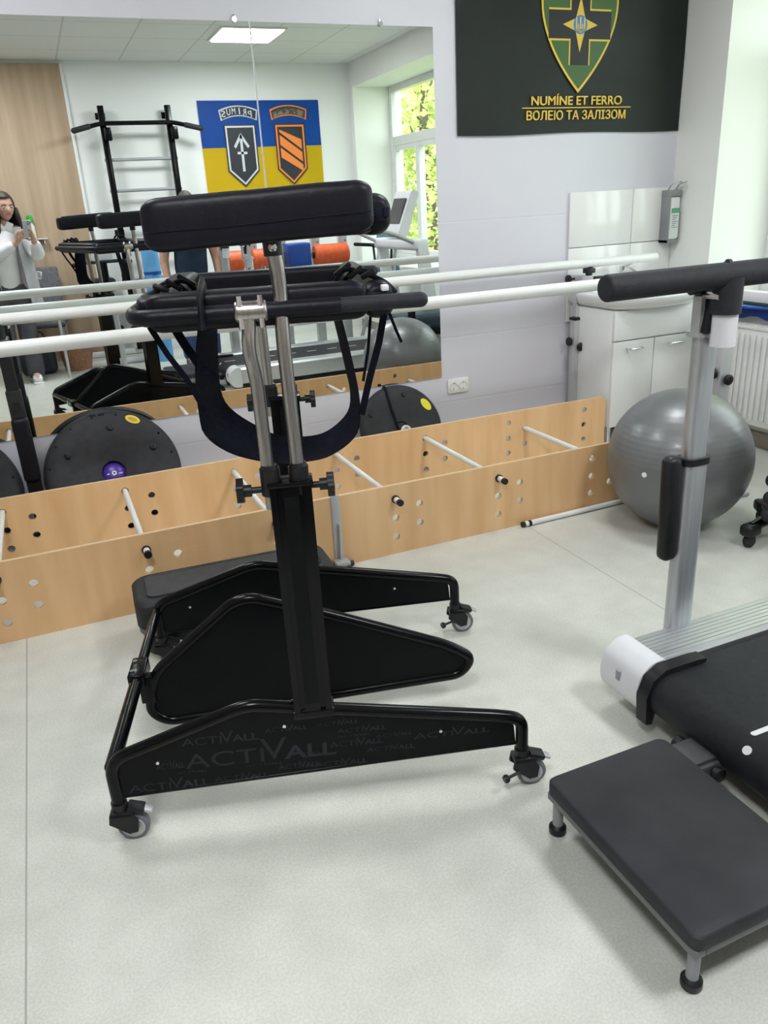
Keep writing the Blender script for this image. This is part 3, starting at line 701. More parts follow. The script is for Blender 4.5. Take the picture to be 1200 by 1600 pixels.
# ================================================================== AEROBIC STEP
t = thing('aerobic_step', 'low black aerobic step standing before the front board, behind the standing frame', 'aerobic step', (.425, -1.56, 0), math.radians(-3))
def slab(bm, hx, hy, z0, z1, r, top_in, bot_in):
    prof = rrect(-hx, -hy, hx, hy, r, 8); rings = []
    for (z, ins) in ((z0, bot_in), (z0 + .006, 0 + bot_in - .004), (z1 - .014, top_in * .15), (z1 - .004, top_in * .55), (z1, top_in)):
        rings.append([bm.verts.new((a * (hx - ins) / hx, b * (hy - ins) / hy, z)) for a, b in prof])
    bm.faces.new(rings[0]); bm.faces.new(rings[-1][::-1])
    for A, B in zip(rings[:-1], rings[1:]):
        for k in range(len(A)): bm.faces.new((A[k], A[(k + 1) % len(A)], B[(k + 1) % len(A)], B[k]))
    return bm
dk = fin('deck', slab(nb(), .345, .128, .105, .205, .06, .02, .006), MRUB, t, 40)
bm = slab(nb(), .30, .085, .205, .2075, .03, .004, .004); fin('tread_mat', bm, noisy('dark_tread', (.022, .022, .024), (.034, .034, .037), 30, .6, bump=.3, bscale=200), dk)
fin('band', slab(nb(), .338, .121, .082, .104, .055, .003, .003), mat('grey_band', (.16, .16, .175), .5), t, 40)
fin('riser', slab(nb(), .33, .116, .0, .081, .05, .003, .012), MPLA, t, 40)
bm = nb(); prism(bm, circ(-.02, 0, .085, 34, .020), lambda a, b, t_: Vector((a - .01, b - .062, .2078 + t_)), 0, .0012); lg = fin('badge', bm, MLGREY, dk); lg['label'] = 'silver oval badge'
bm = nb()
for k in range(6): bx(bm, (-.065 + k * .016, -.062, .2095), (.009, .011, .001))
fin('badge_marks', bm, MWHITE, lg)

grow(t)
# ================================================================== STANDING FRAME (gait trainer)
ANG = math.atan2(-.2687, .9632)
sf = thing('standing_frame', 'black standing frame on casters with padded rings, steel tubes and a sling', 'standing frame', (-.064, -2.449, 0), ANG)
W2 = .76
def side(w, dz, lettering):
    path = fillet([(0, w, .092), (0, w, .20), (.022, w, .230 + dz), (.30, w, .322 + dz), (.335, w, .326 + dz), (.905, w, .212 + dz), (.966, w, .195), (.967, w, .098)], .045, 7)
    bm = nb(); tube(bm, path, .0155, 18); fr_ = fin('side_frame', bm, MBLK, sf)
    poly = [(.010, .122), (.012, .20), (.024, .224 + dz), (.30, .314 + dz), (.335, .318 + dz), (.905, .203 + dz), (.945, .18), (.950, .127)]
    bm = nb(); prism(bm, poly, XZ(w), -.004, .004); pn = fin('side_panel', bm, MBLKP, fr_)
    bm = nb(); tube(bm, [(.01, w, .122), (.95, w, .127)], .006, 10); fin('lower_rail', bm, MBLK, fr_)
    bm = nb()
    for (a, b) in ((.105, .205), (.40, .262), (.765, .192)): lathe(bm, [(.005, 0), (.004, .003), (0, .003)], (a, w - .004, b + dz), (0, -1, 0), 10)
    fin('rivet', bm, MCHR, pn)
    if lettering:
        m1 = mat('grey_lettering', (.030, .031, .036), .4); m2 = mat('slate_lettering', (.034, .039, .052), .4)
        A = nb(); B = nb(); mp = XZ(w - .0047)
        for (x, z, s, wd) in ((.165, .1775, .058, .36), (.165, .241, .030, .18), (.355, .250, .017, .10), (.475, .249, .014, .10), (.52, .222, .018, .12), (.61, .196, .013, .09), (.70, .178, .022, .19), (.50, .185, .022, .13), (.585, .158, .018, .12), (.03, .131, .030, .19), (.225, .131, .018, .13), (.375, .141, .020, .10), (.10, .185, .024, .065), (.30, .160, .010, .09), (.145, .166, .009, .07), (.46, .135, .018, .13), (.52, .210, .010, .08), (.425, .17, .013, .07)):
            n1 = text_bm(A, 'ACTI', s, lambda a, b, t_: Vector((a, w - .0042 - abs(t_), b)), .0003, width=wd * .50, ox=x, oy=z, rot=-.04)
            text_bm(B, 'ALL', s * .88, lambda a, b, t_: Vector((a, w - .0042 - abs(t_), b)), .0003, width=wd * .34, ox=x + wd * .63, oy=z - .004 * wd / .2, rot=-.04, bold=s * .02)
            text_bm(A, 'V', s * 1.5, lambda a, b, t_: Vector((a, w - .0042 - abs(t_), b)), .0003, width=wd * .17, ox=x + wd * .48, oy=z - .003, rot=-.04)
        fin('lettering', A, m1, pn); fin('bold_lettering', B, m2, pn)
    return fr_
side(0.0, 0.0, True); side(W2, -.002, False)
# swinging centre frame
cpts = [(.042, .205), (.278, .395), (.33, .405), (.511, .338), (.865, .186), (.935, .135), (.90, .085), (.525, .068), (.06, .047), (.015, .085)]
path = fillet([(a, .38, b) for a, b in cpts], .05, 7, True)
bm = nb(); tube(bm, path, .0145, 16, True); cf = fin('centre_frame', bm, MBLK, sf)
bm = nb(); prism(bm, [(p.x, p.z) for p in path], XZ(.38), -.004, .004); fin('centre_panel', bm, MBLKP, cf)
# crossbar
bm = nb(); rtube(bm, (0, .0, .200), (0, .40, .200), .0175, 18, .1); xb = fin('crossbar', bm, MBLK, sf)
bm = nb(); rtube(bm, (0, .36, .200), (0, W2, .200), .0145, 18, .1); fin('inner_bar', bm, MBLK, xb)
bm = nb(); bx(bm, (0, .40, .200), (.044, .10, .044), .005); b2(bm, (0, .366, .12), (.04, .394, .205), .004); cl = fin('clamp', bm, MBLK, xb)
bm = nb()
for q in (.375, .425): lathe(bm, [(.006, 0), (.006, .004), (.003, .004), (.003, .002), (0, .002)], (-.01, q, .222), (0, 0, 1), 10); lathe(bm, [(.006, 0), (.006, .004), (0, .004)], (-.022, q, .205), (-1, 0, 0), 10)
fin('bolt', bm, MCHR, cl)
# columns, tubes
def lobed(bm, o, ax, r=.024, h=.014):
    o = Vector(o); t_ = Vector(ax).normalized(); u_, v_ = frame_of(t_)
    pts = []
    for k in range(40):
        a = 2 * PI * k / 40; rr = r * (1 + .13 * math.cos(5 * a)); pts.append((rr * math.cos(a), rr * math.sin(a)))
    prism(bm, pts, lambda a, b, c: o + u_ * a + v_ * b + t_ * c, 0, h)
    return bm
def column(w, sgn, ztop):
    s0, s1 = .428, .513; d = .026
    # extruded profile with slots in the faces
    sec = [(s0, -d), (s0 + .014, -d), (s0 + .014, -d + .006), (s0 + .026, -d + .006), (s0 + .026, -d), (s0 + .059, -d), (s0 + .059, -d + .006), (s0 + .071, -d + .006), (s0 + .071, -d), (s1, -d),
           (s1, -.006), (s1 - .006, -.006), (s1 - .006, .006), (s1, .006), (s1, d), (s0, d), (s0, .006), (s0 + .006, .006), (s0 + .006, -.006), (s0, -.006)]
    z0 = .302
    bm = nb(); prism(bm, sec, lambda a, b, t_: Vector((a, w + b, t_)), z0, ztop); co = fin('column', bm, MBLK, sf)
    bm = nb(); b2(bm, (s0 - .004, w - d - .003, ztop), (s1 + .004, w + d + .003, ztop + .010), .003); fin('top_plate', bm, MBLK, co)
    bm = nb(); b2(bm, (s0 - .005, w - .027, .288), (s1 + .005, w + .027, .310), .004); fin('foot_plate', bm, MBLK, co)
    bm = nb(); b2(bm, (s0 + .027, w - d - .0012, .33), (s0 + .058, w - d + .0005, ztop - .02)); fin('scale_strip', bm, MBLKP, co)
    for s, nm in ((s0 + .004, -1), (s1 - .023, 1)):
        bm = nb(); cyl(bm, (s, w, ztop - .02), (s, w, ztop + .036), .0205, 20); cyl(bm, (s, w, ztop + .034), (s, w, ztop + .044), .019, 20, .0165); sl = fin('sleeve', bm, MPLA, sf)
        bm = nb(); x = s + nm * .02; cyl(bm, (x, w, ztop - .008), (x + nm * .022, w, ztop - .008), .007, 12); cyl(bm, (x + nm * .020, w, ztop - .008), (x + nm * .040, w, ztop - .008), .0125, 14); lobed(bm, (x + nm * .036, w, ztop - .008), (nm, 0, 0)); fin('knob', bm, MPLA, sl)
    # lower ring tube, upper ring tube
    bm = nb(); tube(bm, fillet([(.430, w, ztop - .05), (.427, w, 1.07), (.418, w + sgn * .012, 1.125), (.428, w, 1.188)], .04), .0135, 18); fin('ring_tube', bm, MSTEEL, sf)
    bm = nb(); tube(bm, fillet([(.490, w, ztop - .05), (.485, w, 1.15), (.490, w - sgn * .012, 1.225), (.482, w + sgn * .004, 1.318)], .05), .0140, 18); ut = fin('arm_tube', bm, MSTEEL, sf)
    bm = nb(); cyl(bm, (.483, w, 1.290), (.482, w, 1.325), .0175, 18); b2(bm, (.470, w - .02, 1.318), (.495, w + .012, 1.345), .004)
    tc_ = fin('tube_cap', bm, MPLA, ut)
    bm = nb()
    for z in (1.305, 1.335): lathe(bm, [(.008, 0), (.008, .004), (.004, .005), (.003, .002), (0, .002)], (.483, w - .0175, z), (0, -1, 0), 12)
    fin('bolt', bm, MCHR, tc_)
    bm = nb(); rtube(bm, (.400, w, 1.194), (.462, w, 1.194), .0195, 20, .08); tcl = fin('tee_clamp', bm, MSTEEL, sf)
    bm = nb()
    for s in (.412, .450):
        cyl(bm, (s, w - .012, 1.205), (s, w - .012, 1.224), .006, 8); cyl(bm, (s, w - .012, 1.164), (s, w - .012, 1.182), .006, 8)
    fin('bolt', bm, MCHR, tcl)
column(0.0, -1, .848); column(W2, 1, .852)
# lower ring: handle tube, cushions
path = fillet([(.60, 0, 1.194), (.222, 0, 1.194), (.205, .06, 1.194), (.205, W2 - .06, 1.194), (.222, W2, 1.194), (.60, W2, 1.194)], .06, 8)
bm = nb(); tube(bm, path, .0155, 16); rg = fin('hand_ring', bm, MVIN, sf)
for w in (0, W2):
    bm = nb(); rtube(bm, (.50, w, 1.194), (.768, w, 1.1935), .0145, 18, .25); fin('grip', bm, MFOAM, rg)
def cushion(name, a, b, rw, rh, m=MVIN, sag=0.0, endr=.03, tilt=0.0, ex=.42):
    """soft roll from a to b: rounded-rectangle section, domed ends, light puckers"""
    a = Vector(a); b = Vector(b); t_ = (b - a); Lg = t_.length; t_.normalize(); side_ = Vector((t_.y, -t_.x, 0)).normalized(); upv = Vector((0, 0, 1))
    bm = nb(); rings = []; NS = 40; n = 32
    for i in range(NS + 1):
        q = i / NS; x = Lg * (0.5 - 0.5 * math.cos(PI * q)) if True else Lg * q
        e = min(x, Lg - x); k = 1.0
        if e < endr: k = math.sqrt(max(0.0, 1 - (1 - e / endr) ** 2))
        k = .55 + .45 * k
        pk = 1 + .018 * noise.noise(Vector((x * 18, a.x * 7, a.z * 5)))
        ring_ = []
        for j in range(n):
            th = 2 * PI * j / n; c, s = math.cos(th), math.sin(th)
            cx_ = math.copysign(abs(c) ** ex, c) * rw * k * pk; cz_ = math.copysign(abs(s) ** ex, s) * rh * k * pk
            ring_.append(bm.verts.new(a + t_ * x + side_ * cx_ + upv * (cz_ + tilt * (x / Lg - .5) - sag * math.sin(PI * x / Lg))))
        rings.append(ring_)
    bm.faces.new(rings[0]); bm.faces.new(rings[-1][::-1])
    for A, B in zip(rings[:-1], rings[1:]):
        for j in range(n): bm.faces.new((A[j], A[(j + 1) % n], B[(j + 1) % n], B[j]))
    return fin(name, bm, m, sf, 50)
def seam(parent, pts): return fin('seam', tube(nb(), pts, .0011, 6), MNAVY, parent)
cushion('ring_cushion', (.235, .055, 1.196), (.655, .055, 1.196), .034, .036)
cushion('ring_cushion', (.235, W2 - .055, 1.190), (.690, W2 - .055, 1.190), .034, .030)
cushion('ring_cushion', (.246, .04, 1.198), (.246, W2 - .04, 1.196), .034, .031, endr=.05)
ec = cushion('end_cushion', (.680, .045, 1.192), (.680, W2 - .045, 1.190), .034, .037, endr=.03, ex=.85)
bm = nb(); b2(bm, (.655, .028, 1.196), (.705, .046, 1.208), .002); fin('fastening_tab', bm, MNAVY, ec)
bm = nb(); b2(bm, (.683, .025, 1.211), (.697, .047, 1.222), .002); fin('cloth_tag', bm, MWHITE, ec)
# upper ring
p1 = cushion('arm_cushion', (.262, -.01, 1.352), (.668, -.01, 1.366), .042, .0455, endr=.035)
seam(p1, [(.268, -.0525, 1.343), (.40, -.0528, 1.345), (.55, -.0528, 1.352), (.662, -.0525, 1.357)])
p2 = cushion('arm_cushion', (.262, W2 + .01, 1.352), (.668, W2 + .01, 1.362), .042, .0455, endr=.035)
p3 = cushion('end_cushion', (.678, .04, 1.350), (.678, W2 - .04, 1.350), .036, .038, endr=.03, ex=.85)
bm = nb(); b2(bm, (.672, .034, 1.336), (.702, .06, 1.362), .003); b2(bm, (.694, .03, 1.344), (.706, .05, 1.362), .003); fin('fastening_tab', bm, MNAVY, p3)
bm = nb(); tube(bm, fillet([(.482, .03, 1.322), (.66, .03, 1.326), (.672, .06, 1.328), (.672, W2 - .06, 1.328), (.66, W2 - .03, 1.326), (.482, W2 - .03, 1.322)], .03), .008, 12); fin('arm_bracket', bm, MBLK, sf)
# sling and straps
outer = [(.329, 1.185), (.307, 1.079), (.303, .979), (.311, .947), (.339, .918), (.379, .896), (.444, .877), (.501, .874), (.561, .883), (.618, .924), (.629, .987), (.621, 1.067), (.602, 1.175)]
inner_ = [(.356, 1.185), (.343, 1.057), (.345, .998), (.368, .962), (.416, .925), (.452, .905), (.506, .896), (.560, .903), (.608, .940), (.619, .984), (.612, 1.042), (.590, 1.175)]
def resample(pts, n):
    P = [Vector((a, b)) for a, b in pts]
    # smooth by Catmull-Rom then equalise
    Q = []
    for i in range(len(P) - 1):
        p0 = P[max(i - 1, 0)]; p1_ = P[i]; p2_ = P[i + 1]; p3_ = P[min(i + 2, len(P) - 1)]
        for k in range(8):
            t_ = k / 8; Q.append(.5 * ((2 * p1_) + (p2_ - p0) * t_ + (2 * p0 - 5 * p1_ + 4 * p2_ - p3_) * t_ * t_ + (3 * p1_ - p0 - 3 * p2_ + p3_) * t_ ** 3))
    Q.append(P[-1])
    d = [0]
    for a, b in zip(Q[:-1], Q[1:]): d.append(d[-1] + (b - a).length)
    out = []; j = 0
    for k in range(n + 1):
        s = d[-1] * k / n
        while j < len(d) - 2 and d[j + 1] < s: j += 1
        f = (s - d[j]) / max(1e-9, d[j + 1] - d[j]); out.append(Q[j].lerp(Q[j + 1], min(1, f)))
    return out
NO = 60; A = resample(outer, NO); B = resample(inner_, NO)
bm = nb(); g = []
for a, b in zip(A, B):
    pa = Vector((a.x, .05, a.y)); pb_ = Vector((b.x, .17, b.y)); row = []
    for k in range(7):
        f = k / 6; q = pa.lerp(pb_, f); q.z -= .010 * math.sin(PI * f) * (1 if a.y < 1.0 else .2); row.append(bm.verts.new(q))
    g.append(row)
for r0, r1 in zip(g[:-1], g[1:]):
    for k in range(6): bm.faces.new((r0[k], r0[k + 1], r1[k + 1], r1[k]))
bmesh.ops.solidify(bm, geom=bm.faces[:], thickness=.008)
sg = fin('sling', bm, MNAVY, sf, 60)
def strap(pts, wd, name='strap', m=MNAVY, parent=None):
    P = [Vector(p) for p in pts]; bm = nb(); rows = []
    for i, p in enumerate(P):
        t_ = (P[min(i + 1, len(P) - 1)] - P[max(i - 1, 0)]).normalized(); s_ = t_.cross(Vector((0.1, 1, 0))).normalized() * wd / 2
        rows.append([bm.verts.new(p - s_), bm.verts.new(p + s_)])
    for r0, r1 in zip(rows[:-1], rows[1:]): bm.faces.new((r0[0], r0[1], r1[1], r1[0]))
    bmesh.ops.solidify(bm, geom=bm.faces[:], thickness=.003)
    return fin(name, bm, m, parent or sf, 40)
strap([(.238, .03, 1.175), (.262, .035, 1.12), (.29, .04, 1.07), (.318, .045, 1.0)], .012, parent=sg)
strap([(.275, .06, 1.175), (.295, .06, 1.13), (.318, .055, 1.09), (.345, .06, 1.06)], .018, parent=sg)
strap([(.688, .05, 1.165), (.675, .05, 1.11), (.652, .05, 1.04), (.630, .05, .965)], .014, parent=sg)
strap([(.665, .08, 1.165), (.655, .08, 1.09), (.640, .07, 1.03)], .006, parent=sg)
strap([(.700, .06, 1.165), (.712, .06, 1.13), (.722, .06, 1.105)], .006, parent=sg)
# wrap of the sling round the ring
bm = nb(); tube(bm, fillet([(.342, -.022, 1.17), (.342, -.022, 1.225), (.342, .09, 1.24), (.342, .095, 1.17)], .02), .020, 10, flat=.3); fin('sling_loop', bm, MVIN, sg)
# buckles with loops of webbing
def buckle(s, w, z, flip):
    bm = nb()
    for k, (a, b, c, d, e) in enumerate(((0, 0, .004, .036, .95), (.024, .012, .010, .040, 1.0), (-.024, -.01, .0, .032, 1.15))):
        bx(bm, (s + flip * a, w + b, z + c), (.011, .012, d), .004, 2, Matrix.Rotation(-flip * e, 3, 'Y'))
    bo = fin('buckle', bm, MPLA, sf)
    bm = nb(); tube(bm, fillet([(s - flip * .075, w - .03, z - .036), (s - flip * .055, w - .01, z - .014), (s - flip * .01, w, z + .004), (s + flip * .02, w + .005, z + .014), (s + flip * .05, w + .01, z - .022)], .02), .005, 8); 
    tube(bm, fillet([(s - flip * .06, w + .01, z - .03), (s - flip * .03, w + .01, z + .004), (s + flip * .0, w + .01, z + .01), (s + flip * .03, w + .015, z - .02)], .02), .0045, 8); fin('webbing', bm, MNAVY, bo)
buckle(.285, .10, 1.238, 1); buckle(.640, .09, 1.240, -1)
# casters
def caster(x, w, dirx, lock, yaw=0.0):
    ox = x + dirx * .024; r = .0365
    bm = nb(); cyl(bm, (x, w, .078), (x, w, .108), .0185, 18)
    prism(bm, [(x - dirx * .022, .085), (x + dirx * .026, .085), (ox + dirx * .016, .060), (ox + dirx * .011, .030), (ox - dirx * .009, .027), (x - dirx * .026, .060)], XZ(w), -.021, -.014)
    prism(bm, [(x - dirx * .022, .085), (x + dirx * .026, .085), (ox + dirx * .016, .060), (ox + dirx * .011, .030), (ox - dirx * .009, .027), (x - dirx * .026, .060)], XZ(w), .014, .021)
    b2(bm, (min(x - dirx * .022, x + dirx * .03), w - .021, .074), (max(x - dirx * .022, x + dirx * .03), w + .021, .088), .003)
    f_ = fin('caster', bm, MPLA, sf)
    bm = nb(); lathe(bm, [(.020, -.0115), (r - .004, -.0115), (r, -.008), (r, .008), (r - .004, .0115), (.020, .0115)], (ox, w, r), (0, 1, 0), 36); fin('tyre', bm, MTIRE, f_)
    bm = nb(); lathe(bm, [(.0, -.0125), (.022, -.0125), (.024, -.0135), (.027, -.0122), (.027, .0122), (.024, .0135), (.022, .0125), (0, .0125)], (ox, w, r), (0, 1, 0), 30); hb = fin('wheel_hub', bm, MLGREY, f_)
    bm = nb(); bx(bm, (ox + dirx * .034, w, .078), (.030, .022, .007), .003, 2, Matrix.Rotation(dirx * .45, 3, 'Y')); fin('brake_pedal', bm, MLGREY, f_)
    bm = nb(); bx(bm, (ox + dirx * .012, w - .0, .085), (.04, .034, .014), .004, 2, Matrix.Rotation(dirx * .35, 3, 'Y')); fin('brake_cover', bm, MPLA, f_)
    if lock:
        bm = nb(); cyl(bm, (x - .01, w - .02, .052), (x - .045, w - .03, .046), .004, 10); lathe(bm, [(0, 0), (.009, 0), (.011, .006), (.009, .012), (0, .012)], (x - .042, w - .029, .0465), (-.9, -.3, -.15), 14); fin('lock_pin', bm, MPLA, f_)
caster(0, 0, 1, False); caster(.967, 0, 1, True); caster(.967, W2, 1, True); caster(0, W2, 1, False)

grow(sf)
# ================================================================== TREADMILL
tm = thing('treadmill', 'silver and black rehabilitation treadmill with long padded handrails at the right', 'treadmill', (2.1, -2.96, 0))
def Q(x, y, z): return Vector((x - 2.1, y + 2.96, z))
RB, FB = 1.335, 3.30      # rear and front of the rails
def rail(y0, y1):
    s = 1 if y1 > y0 else -1; n_ = 7; pts = [(y0, .07)]
    sec = [(y0, .075), (y0, .185), (y0 + (y1 - y0) * .10, .200)]
    for k in range(n_):
        a = .14 + .78 * k / n_; b = .14 + .78 * (k + .8) / n_; c = .14 + .78 * (k + .9) / n_
        sec += [(y0 + (y1 - y0) * a, .2005), (y0 + (y1 - y0) * b, .2005), (y0 + (y1 - y0) * (b + .002), .1975), (y0 + (y1 - y0) * c, .1975)]
    sec += [(y0 + (y1 - y0) * .94, .2), (y1, .188), (y1, .075)]
    bm = nb(); prism(bm, sec, lambda a, b, t_: Q(t_, a, b), RB, FB); return fin('side_rail', bm, MALU, tm, 20)
for (a, b) in ((-2.535, -2.672), (-3.388, -3.251)):
    rail(a, b)
    y0, y1 = min(a, b) - .006, max(a, b) + .006
    prof = [(RB + .003, .045), (RB + .003, .206), (RB - .045, .204), (RB - .080, .178), (RB - .096, .13), (RB - .090, .08), (RB - .06, .05)]
    pp = [(p.x, p.y) for p in fillet([(q[0], q[1], 0) for q in prof], .018, 4, True)]
    bm = nb(); prism(bm, pp, lambda x, z, t_: Q(x, t_, z), y0, y1); bmesh.ops.bevel(bm, geom=[e for e in bm.edges if len(e.link_faces) == 2 and e.calc_face_angle(0) > 1.2], offset=.010, segments=3, affect='EDGES')
    cp_ = fin('end_cap', bm, MWPL, tm, 40)
    bm = nb(); ym = (y0 + y1) / 2; b2(bm, Q(RB - .0975, ym - .008, .125), Q(RB - .09, ym + .008, .155), .002); fin('slot', bm, MGREY, cp_)
    inn = y0 if y1 > -2.6 else y1; d_ = -1 if y1 > -2.6 else 1
    prof = [(RB + .10, .200), (RB + .07, .203), (RB - .035, .203), (RB - .075, .18), (RB - .094, .13), (RB - .09, .05), (RB - .07, .045), (RB - .055, .10), (RB - .03, .16), (RB + .02, .185), (RB + .10, .19)]
    bm = nb(); prism(bm, prof, lambda x, z, t_: Q(x, t_, z), inn + d_ * .002, inn + d_ * .040); fin('corner_guard', bm, MPLA, tm, 40)
# belt loop
by0, by1 = -3.245, -2.690
pts = [(3.1, .186), (1.315, .186)]
for k in range(13):
    a = PI / 2 + PI * k / 12; pts.append((1.315 + .062 * math.cos(a) * 1.0, .124 + .062 * math.sin(a)))
pts += [(1.315, .062), (3.1, .062)]
bm = nb(); prism(bm, pts, lambda x, z, t_: Q(x, t_, z), by0, by1); bl = fin('belt', bm, MBELT, tm, 40)
bm = nb()
for (x0, x1) in ((1.305, 1.40), (1.47, 1.56), (1.66, 1.75), (1.85, 1.94), (2.04, 2.13), (2.23, 2.32), (2.42, 2.51)):
    pp = rrect(x0, -2.998, x1, -2.984, .0065, 4); prism(bm, pp, lambda x, y, t_: Q(x, y, .1862 + t_), 0, .0006)
lathe(bm, [(.0, -.001), (.011, -.001), (.011, .0008), (0, .0008)], Q(1.272, -3.012, .1687), (-.69, 0, .72), 20)
fin('belt_marking', bm, MWHITE, bl)
bm = nb(); b2(bm, Q(1.42, -3.24, .04), Q(3.25, -2.69, .058)); b2(bm, Q(2.9, -3.36, .0), Q(3.2, -2.56, .075), .01); b2(bm, Q(1.6, -3.33, .0), Q(1.7, -3.27, .08), .008); b2(bm, Q(1.6, -2.64, .0), Q(1.7, -2.58, .08), .008); fin('under_frame', bm, MDGREY, tm)
bm = nb(); pp = [(p.x, p.y) for p in fillet([(3.05, .19, 0), (3.10, .30, 0), (3.35, .30, 0), (3.42, .20, 0), (3.42, .06, 0), (3.05, .06, 0)], .04, 5, True)]
prism(bm, pp, lambda x, z, t_: Q(x, t_, z), -3.39, -2.53); fin('motor_hood', bm, MWPL, tm, 40)
def upright(y, sg):
    bm = nb(); pp = rrect(1.462, y - .026, 1.538, y + .026, .022, 5); prism(bm, pp, lambda a, b, t_: Q(a, b, t_), .10, .69); u_ = fin('upright', bm, MALUV, tm)
    bm = nb(); pp = rrect(1.467, y - .020, 1.533, y + .020, .018, 5); prism(bm, pp, lambda a, b, t_: Q(a, b, t_), .69, 1.04); fin('inner_upright', bm, MALUV, u_)
    bm = nb(); pp = rrect(1.457, y - .030, 1.543, y + .030, .024, 5); prism(bm, pp, lambda a, b, t_: Q(a, b, t_), .684, .702); fin('collar', bm, MPLA, u_)
    bm = nb(); pp = rrect(1.452, y - .028, 1.54, y + .028, .02, 5); prism(bm, pp, lambda a, b, t_: Q(a, b, t_), 1.02, 1.032); 
    prism(bm, [(1.456, 1.03), (1.525, 1.03), (1.525, 1.10), (1.508, 1.125), (1.498, 1.125), (1.490, 1.06), (1.470, 1.06), (1.468, 1.125), (1.456, 1.118)], lambda a, b, t_: Q(a, y - sg * .008 + t_, b), -.014, .014); fin('head_clamp', bm, MLGREY, u_)
    bm = nb(); bx(bm, Q(1.480, y - .022, 1.085), (.022, .03, .115), .006, 3, Matrix.Rotation(.16, 3, 'Y')); cyl(bm, Q(1.44, y, 1.135), Q(1.53, y, 1.135), .014, 16); fin('release_lever', bm, MPLA, u_)
    bm = nb(); bx(bm, Q(1.432, y, .565), (.048, .045, .30), .018, 4, Matrix.Rotation(-.03, 3, 'Y')); fin('side_pad', bm, MPLA, u_)
    # handrail on a tee
    yh = y - sg * .055
    bm = nb(); rtube(bm, Q(1.140, yh, 1.167), Q(2.55, yh, 1.167), .030, 26, .06); hr_ = fin('handrail', bm, MFOAM, tm)
    bm = nb(); cyl(bm, Q(1.500, yh, 1.163), Q(1.500, yh, 1.078), .036, 24); fin('tee_sleeve', bm, MFOAM, hr_)
    bm = nb(); cyl(bm, Q(1.502, yh, 1.08), Q(1.502, yh, 1.000), .030, 24); cyl(bm, Q(1.50, yh, 1.03), Q(1.50, y, 1.03), .018, 14); fin('tee_stub', bm, MWPL, hr_)
    bm = nb(); cyl(bm, Q(1.472, y, 1.12), Q(1.472, yh - sg * .012, 1.12), .010, 14); fin('clamp_bolt', bm, MCHR, hr_)
    bm = nb(); lathe(bm, [(.0, .007), (.006, .006), (.013, -.004)], Q(1.495, yh, 1.197), (0, 0, 1), 14); fin('pin', bm, MPLA, hr_)
    # forward end comes down to the mast
    bm = nb(); tube(bm, fillet([Q(2.54, yh, 1.167), Q(2.70, yh, 1.14), Q(2.95, y, 1.03)], .08), .018, 16); fin('rail_extension', bm, MALUV, hr_)
    bm = nb(); pp = [(3.02, .26), (3.14, .26), (3.02, 1.02), (2.93, 1.02)]; prism(bm, pp, lambda a, b, t_: Q(a, y + t_, b), -.03, .03); fin('front_mast', bm, MWPL, tm)
upright(-2.537, 1); upright(-3.386, -1)
bm = nb(); b2(bm, Q(2.90, -3.41, .98), Q(3.04, -2.51, 1.07), .03, 4); cy_ = fin('console_beam', bm, MWPL, tm, 50)
bm = nb(); prism(bm, [(p.x, p.y) for p in fillet([(2.88, 1.10, 0), (2.97, 1.08, 0), (3.10, 1.44, 0), (3.03, 1.46, 0)], .03, 4, True)], lambda a, b, t_: Q(a, t_, b), -3.12, -2.80); co_ = fin('console', bm, MWPL, tm, 40)
bm = nb(); n_ = Vector((-.46, 0, .20)).normalized(); a0 = Vector((2.95, 0, 1.17)); a1 = Vector((3.07, 0, 1.45))
vs = [Q(2.925, -3.08, 1.19), Q(2.925, -2.84, 1.19), Q(2.998, -2.84, 1.39), Q(2.998, -3.08, 1.39)]; v2 = [v + Vector((-.012, 0, .005)) for v in vs]
f1 = [bm.verts.new(v) for v in vs]; f2 = [bm.verts.new(v) for v in v2]; bm.faces.new(f1); bm.faces.new(f2[::-1])
for k in range(4): bm.faces.new((f1[k], f1[(k + 1) % 4], f2[(k + 1) % 4], f2[k]))
fin('screen', bm, MDGREY, co_)
# bracket carrying the foot platform
bm = nb(); b2(bm, Q(1.20, -2.955, .070), Q(1.46, -2.885, .098), .004); b2(bm, Q(1.165, -2.945, .088), Q(1.26, -2.862, .108), .003); fb_ = fin('platform_hitch', bm, MDGREY, tm)
for (yy, xx) in ((-2.855, 1.235), (-2.965, 1.235)):
    bm = nb(); lathe(bm, [(0, 0), (.016, 0), (.019, .006), (.019, .016), (.012, .02), (0, .02)], Q(xx, yy, .085), (0, 1 if yy > -2.9 else -1, 0), 14); cyl(bm, Q(xx, yy, .085), Q(xx, -2.91, .085), .005, 8); fin('knob', bm, MPLA, fb_)
# foot platform behind the belt
fp = thing('foot_platform', 'square dark grey mounting platform on steel frame with black feet behind the treadmill', 'platform', (.9975, -3.094, 0))
hx, hy = .166, .232
bm = nb(); pp = rrect(-hx, -hy, hx, hy, .022, 6); rings = []
for z, ins in ((.109, .003), (.113, 0), (.140, 0), (.144, .003), (.146, .006)): rings.append([bm.verts.new((a * (hx - ins) / hx, b * (hy - ins) / hy, z)) for a, b in pp])
bm.faces.new(rings[0]); bm.faces.new(rings[-1][::-1])
for A_, B_ in zip(rings[:-1], rings[1:]):
    for k in range(len(pp)): bm.faces.new((A_[k], A_[(k + 1) % len(pp)], B_[(k + 1) % len(pp)], B_[k]))
fin('rubber_top', bm, noisy('worn_rubber_top', (.022, .0225, .027), (.033, .0335, .039), 7, .6, spec=.3, bump=.1, bscale=200, detail=8), fp, 40)
bm = nb(); x0, x1, y0, y1 = -hx + .004, hx - .004, -hy + .004, hy - .004
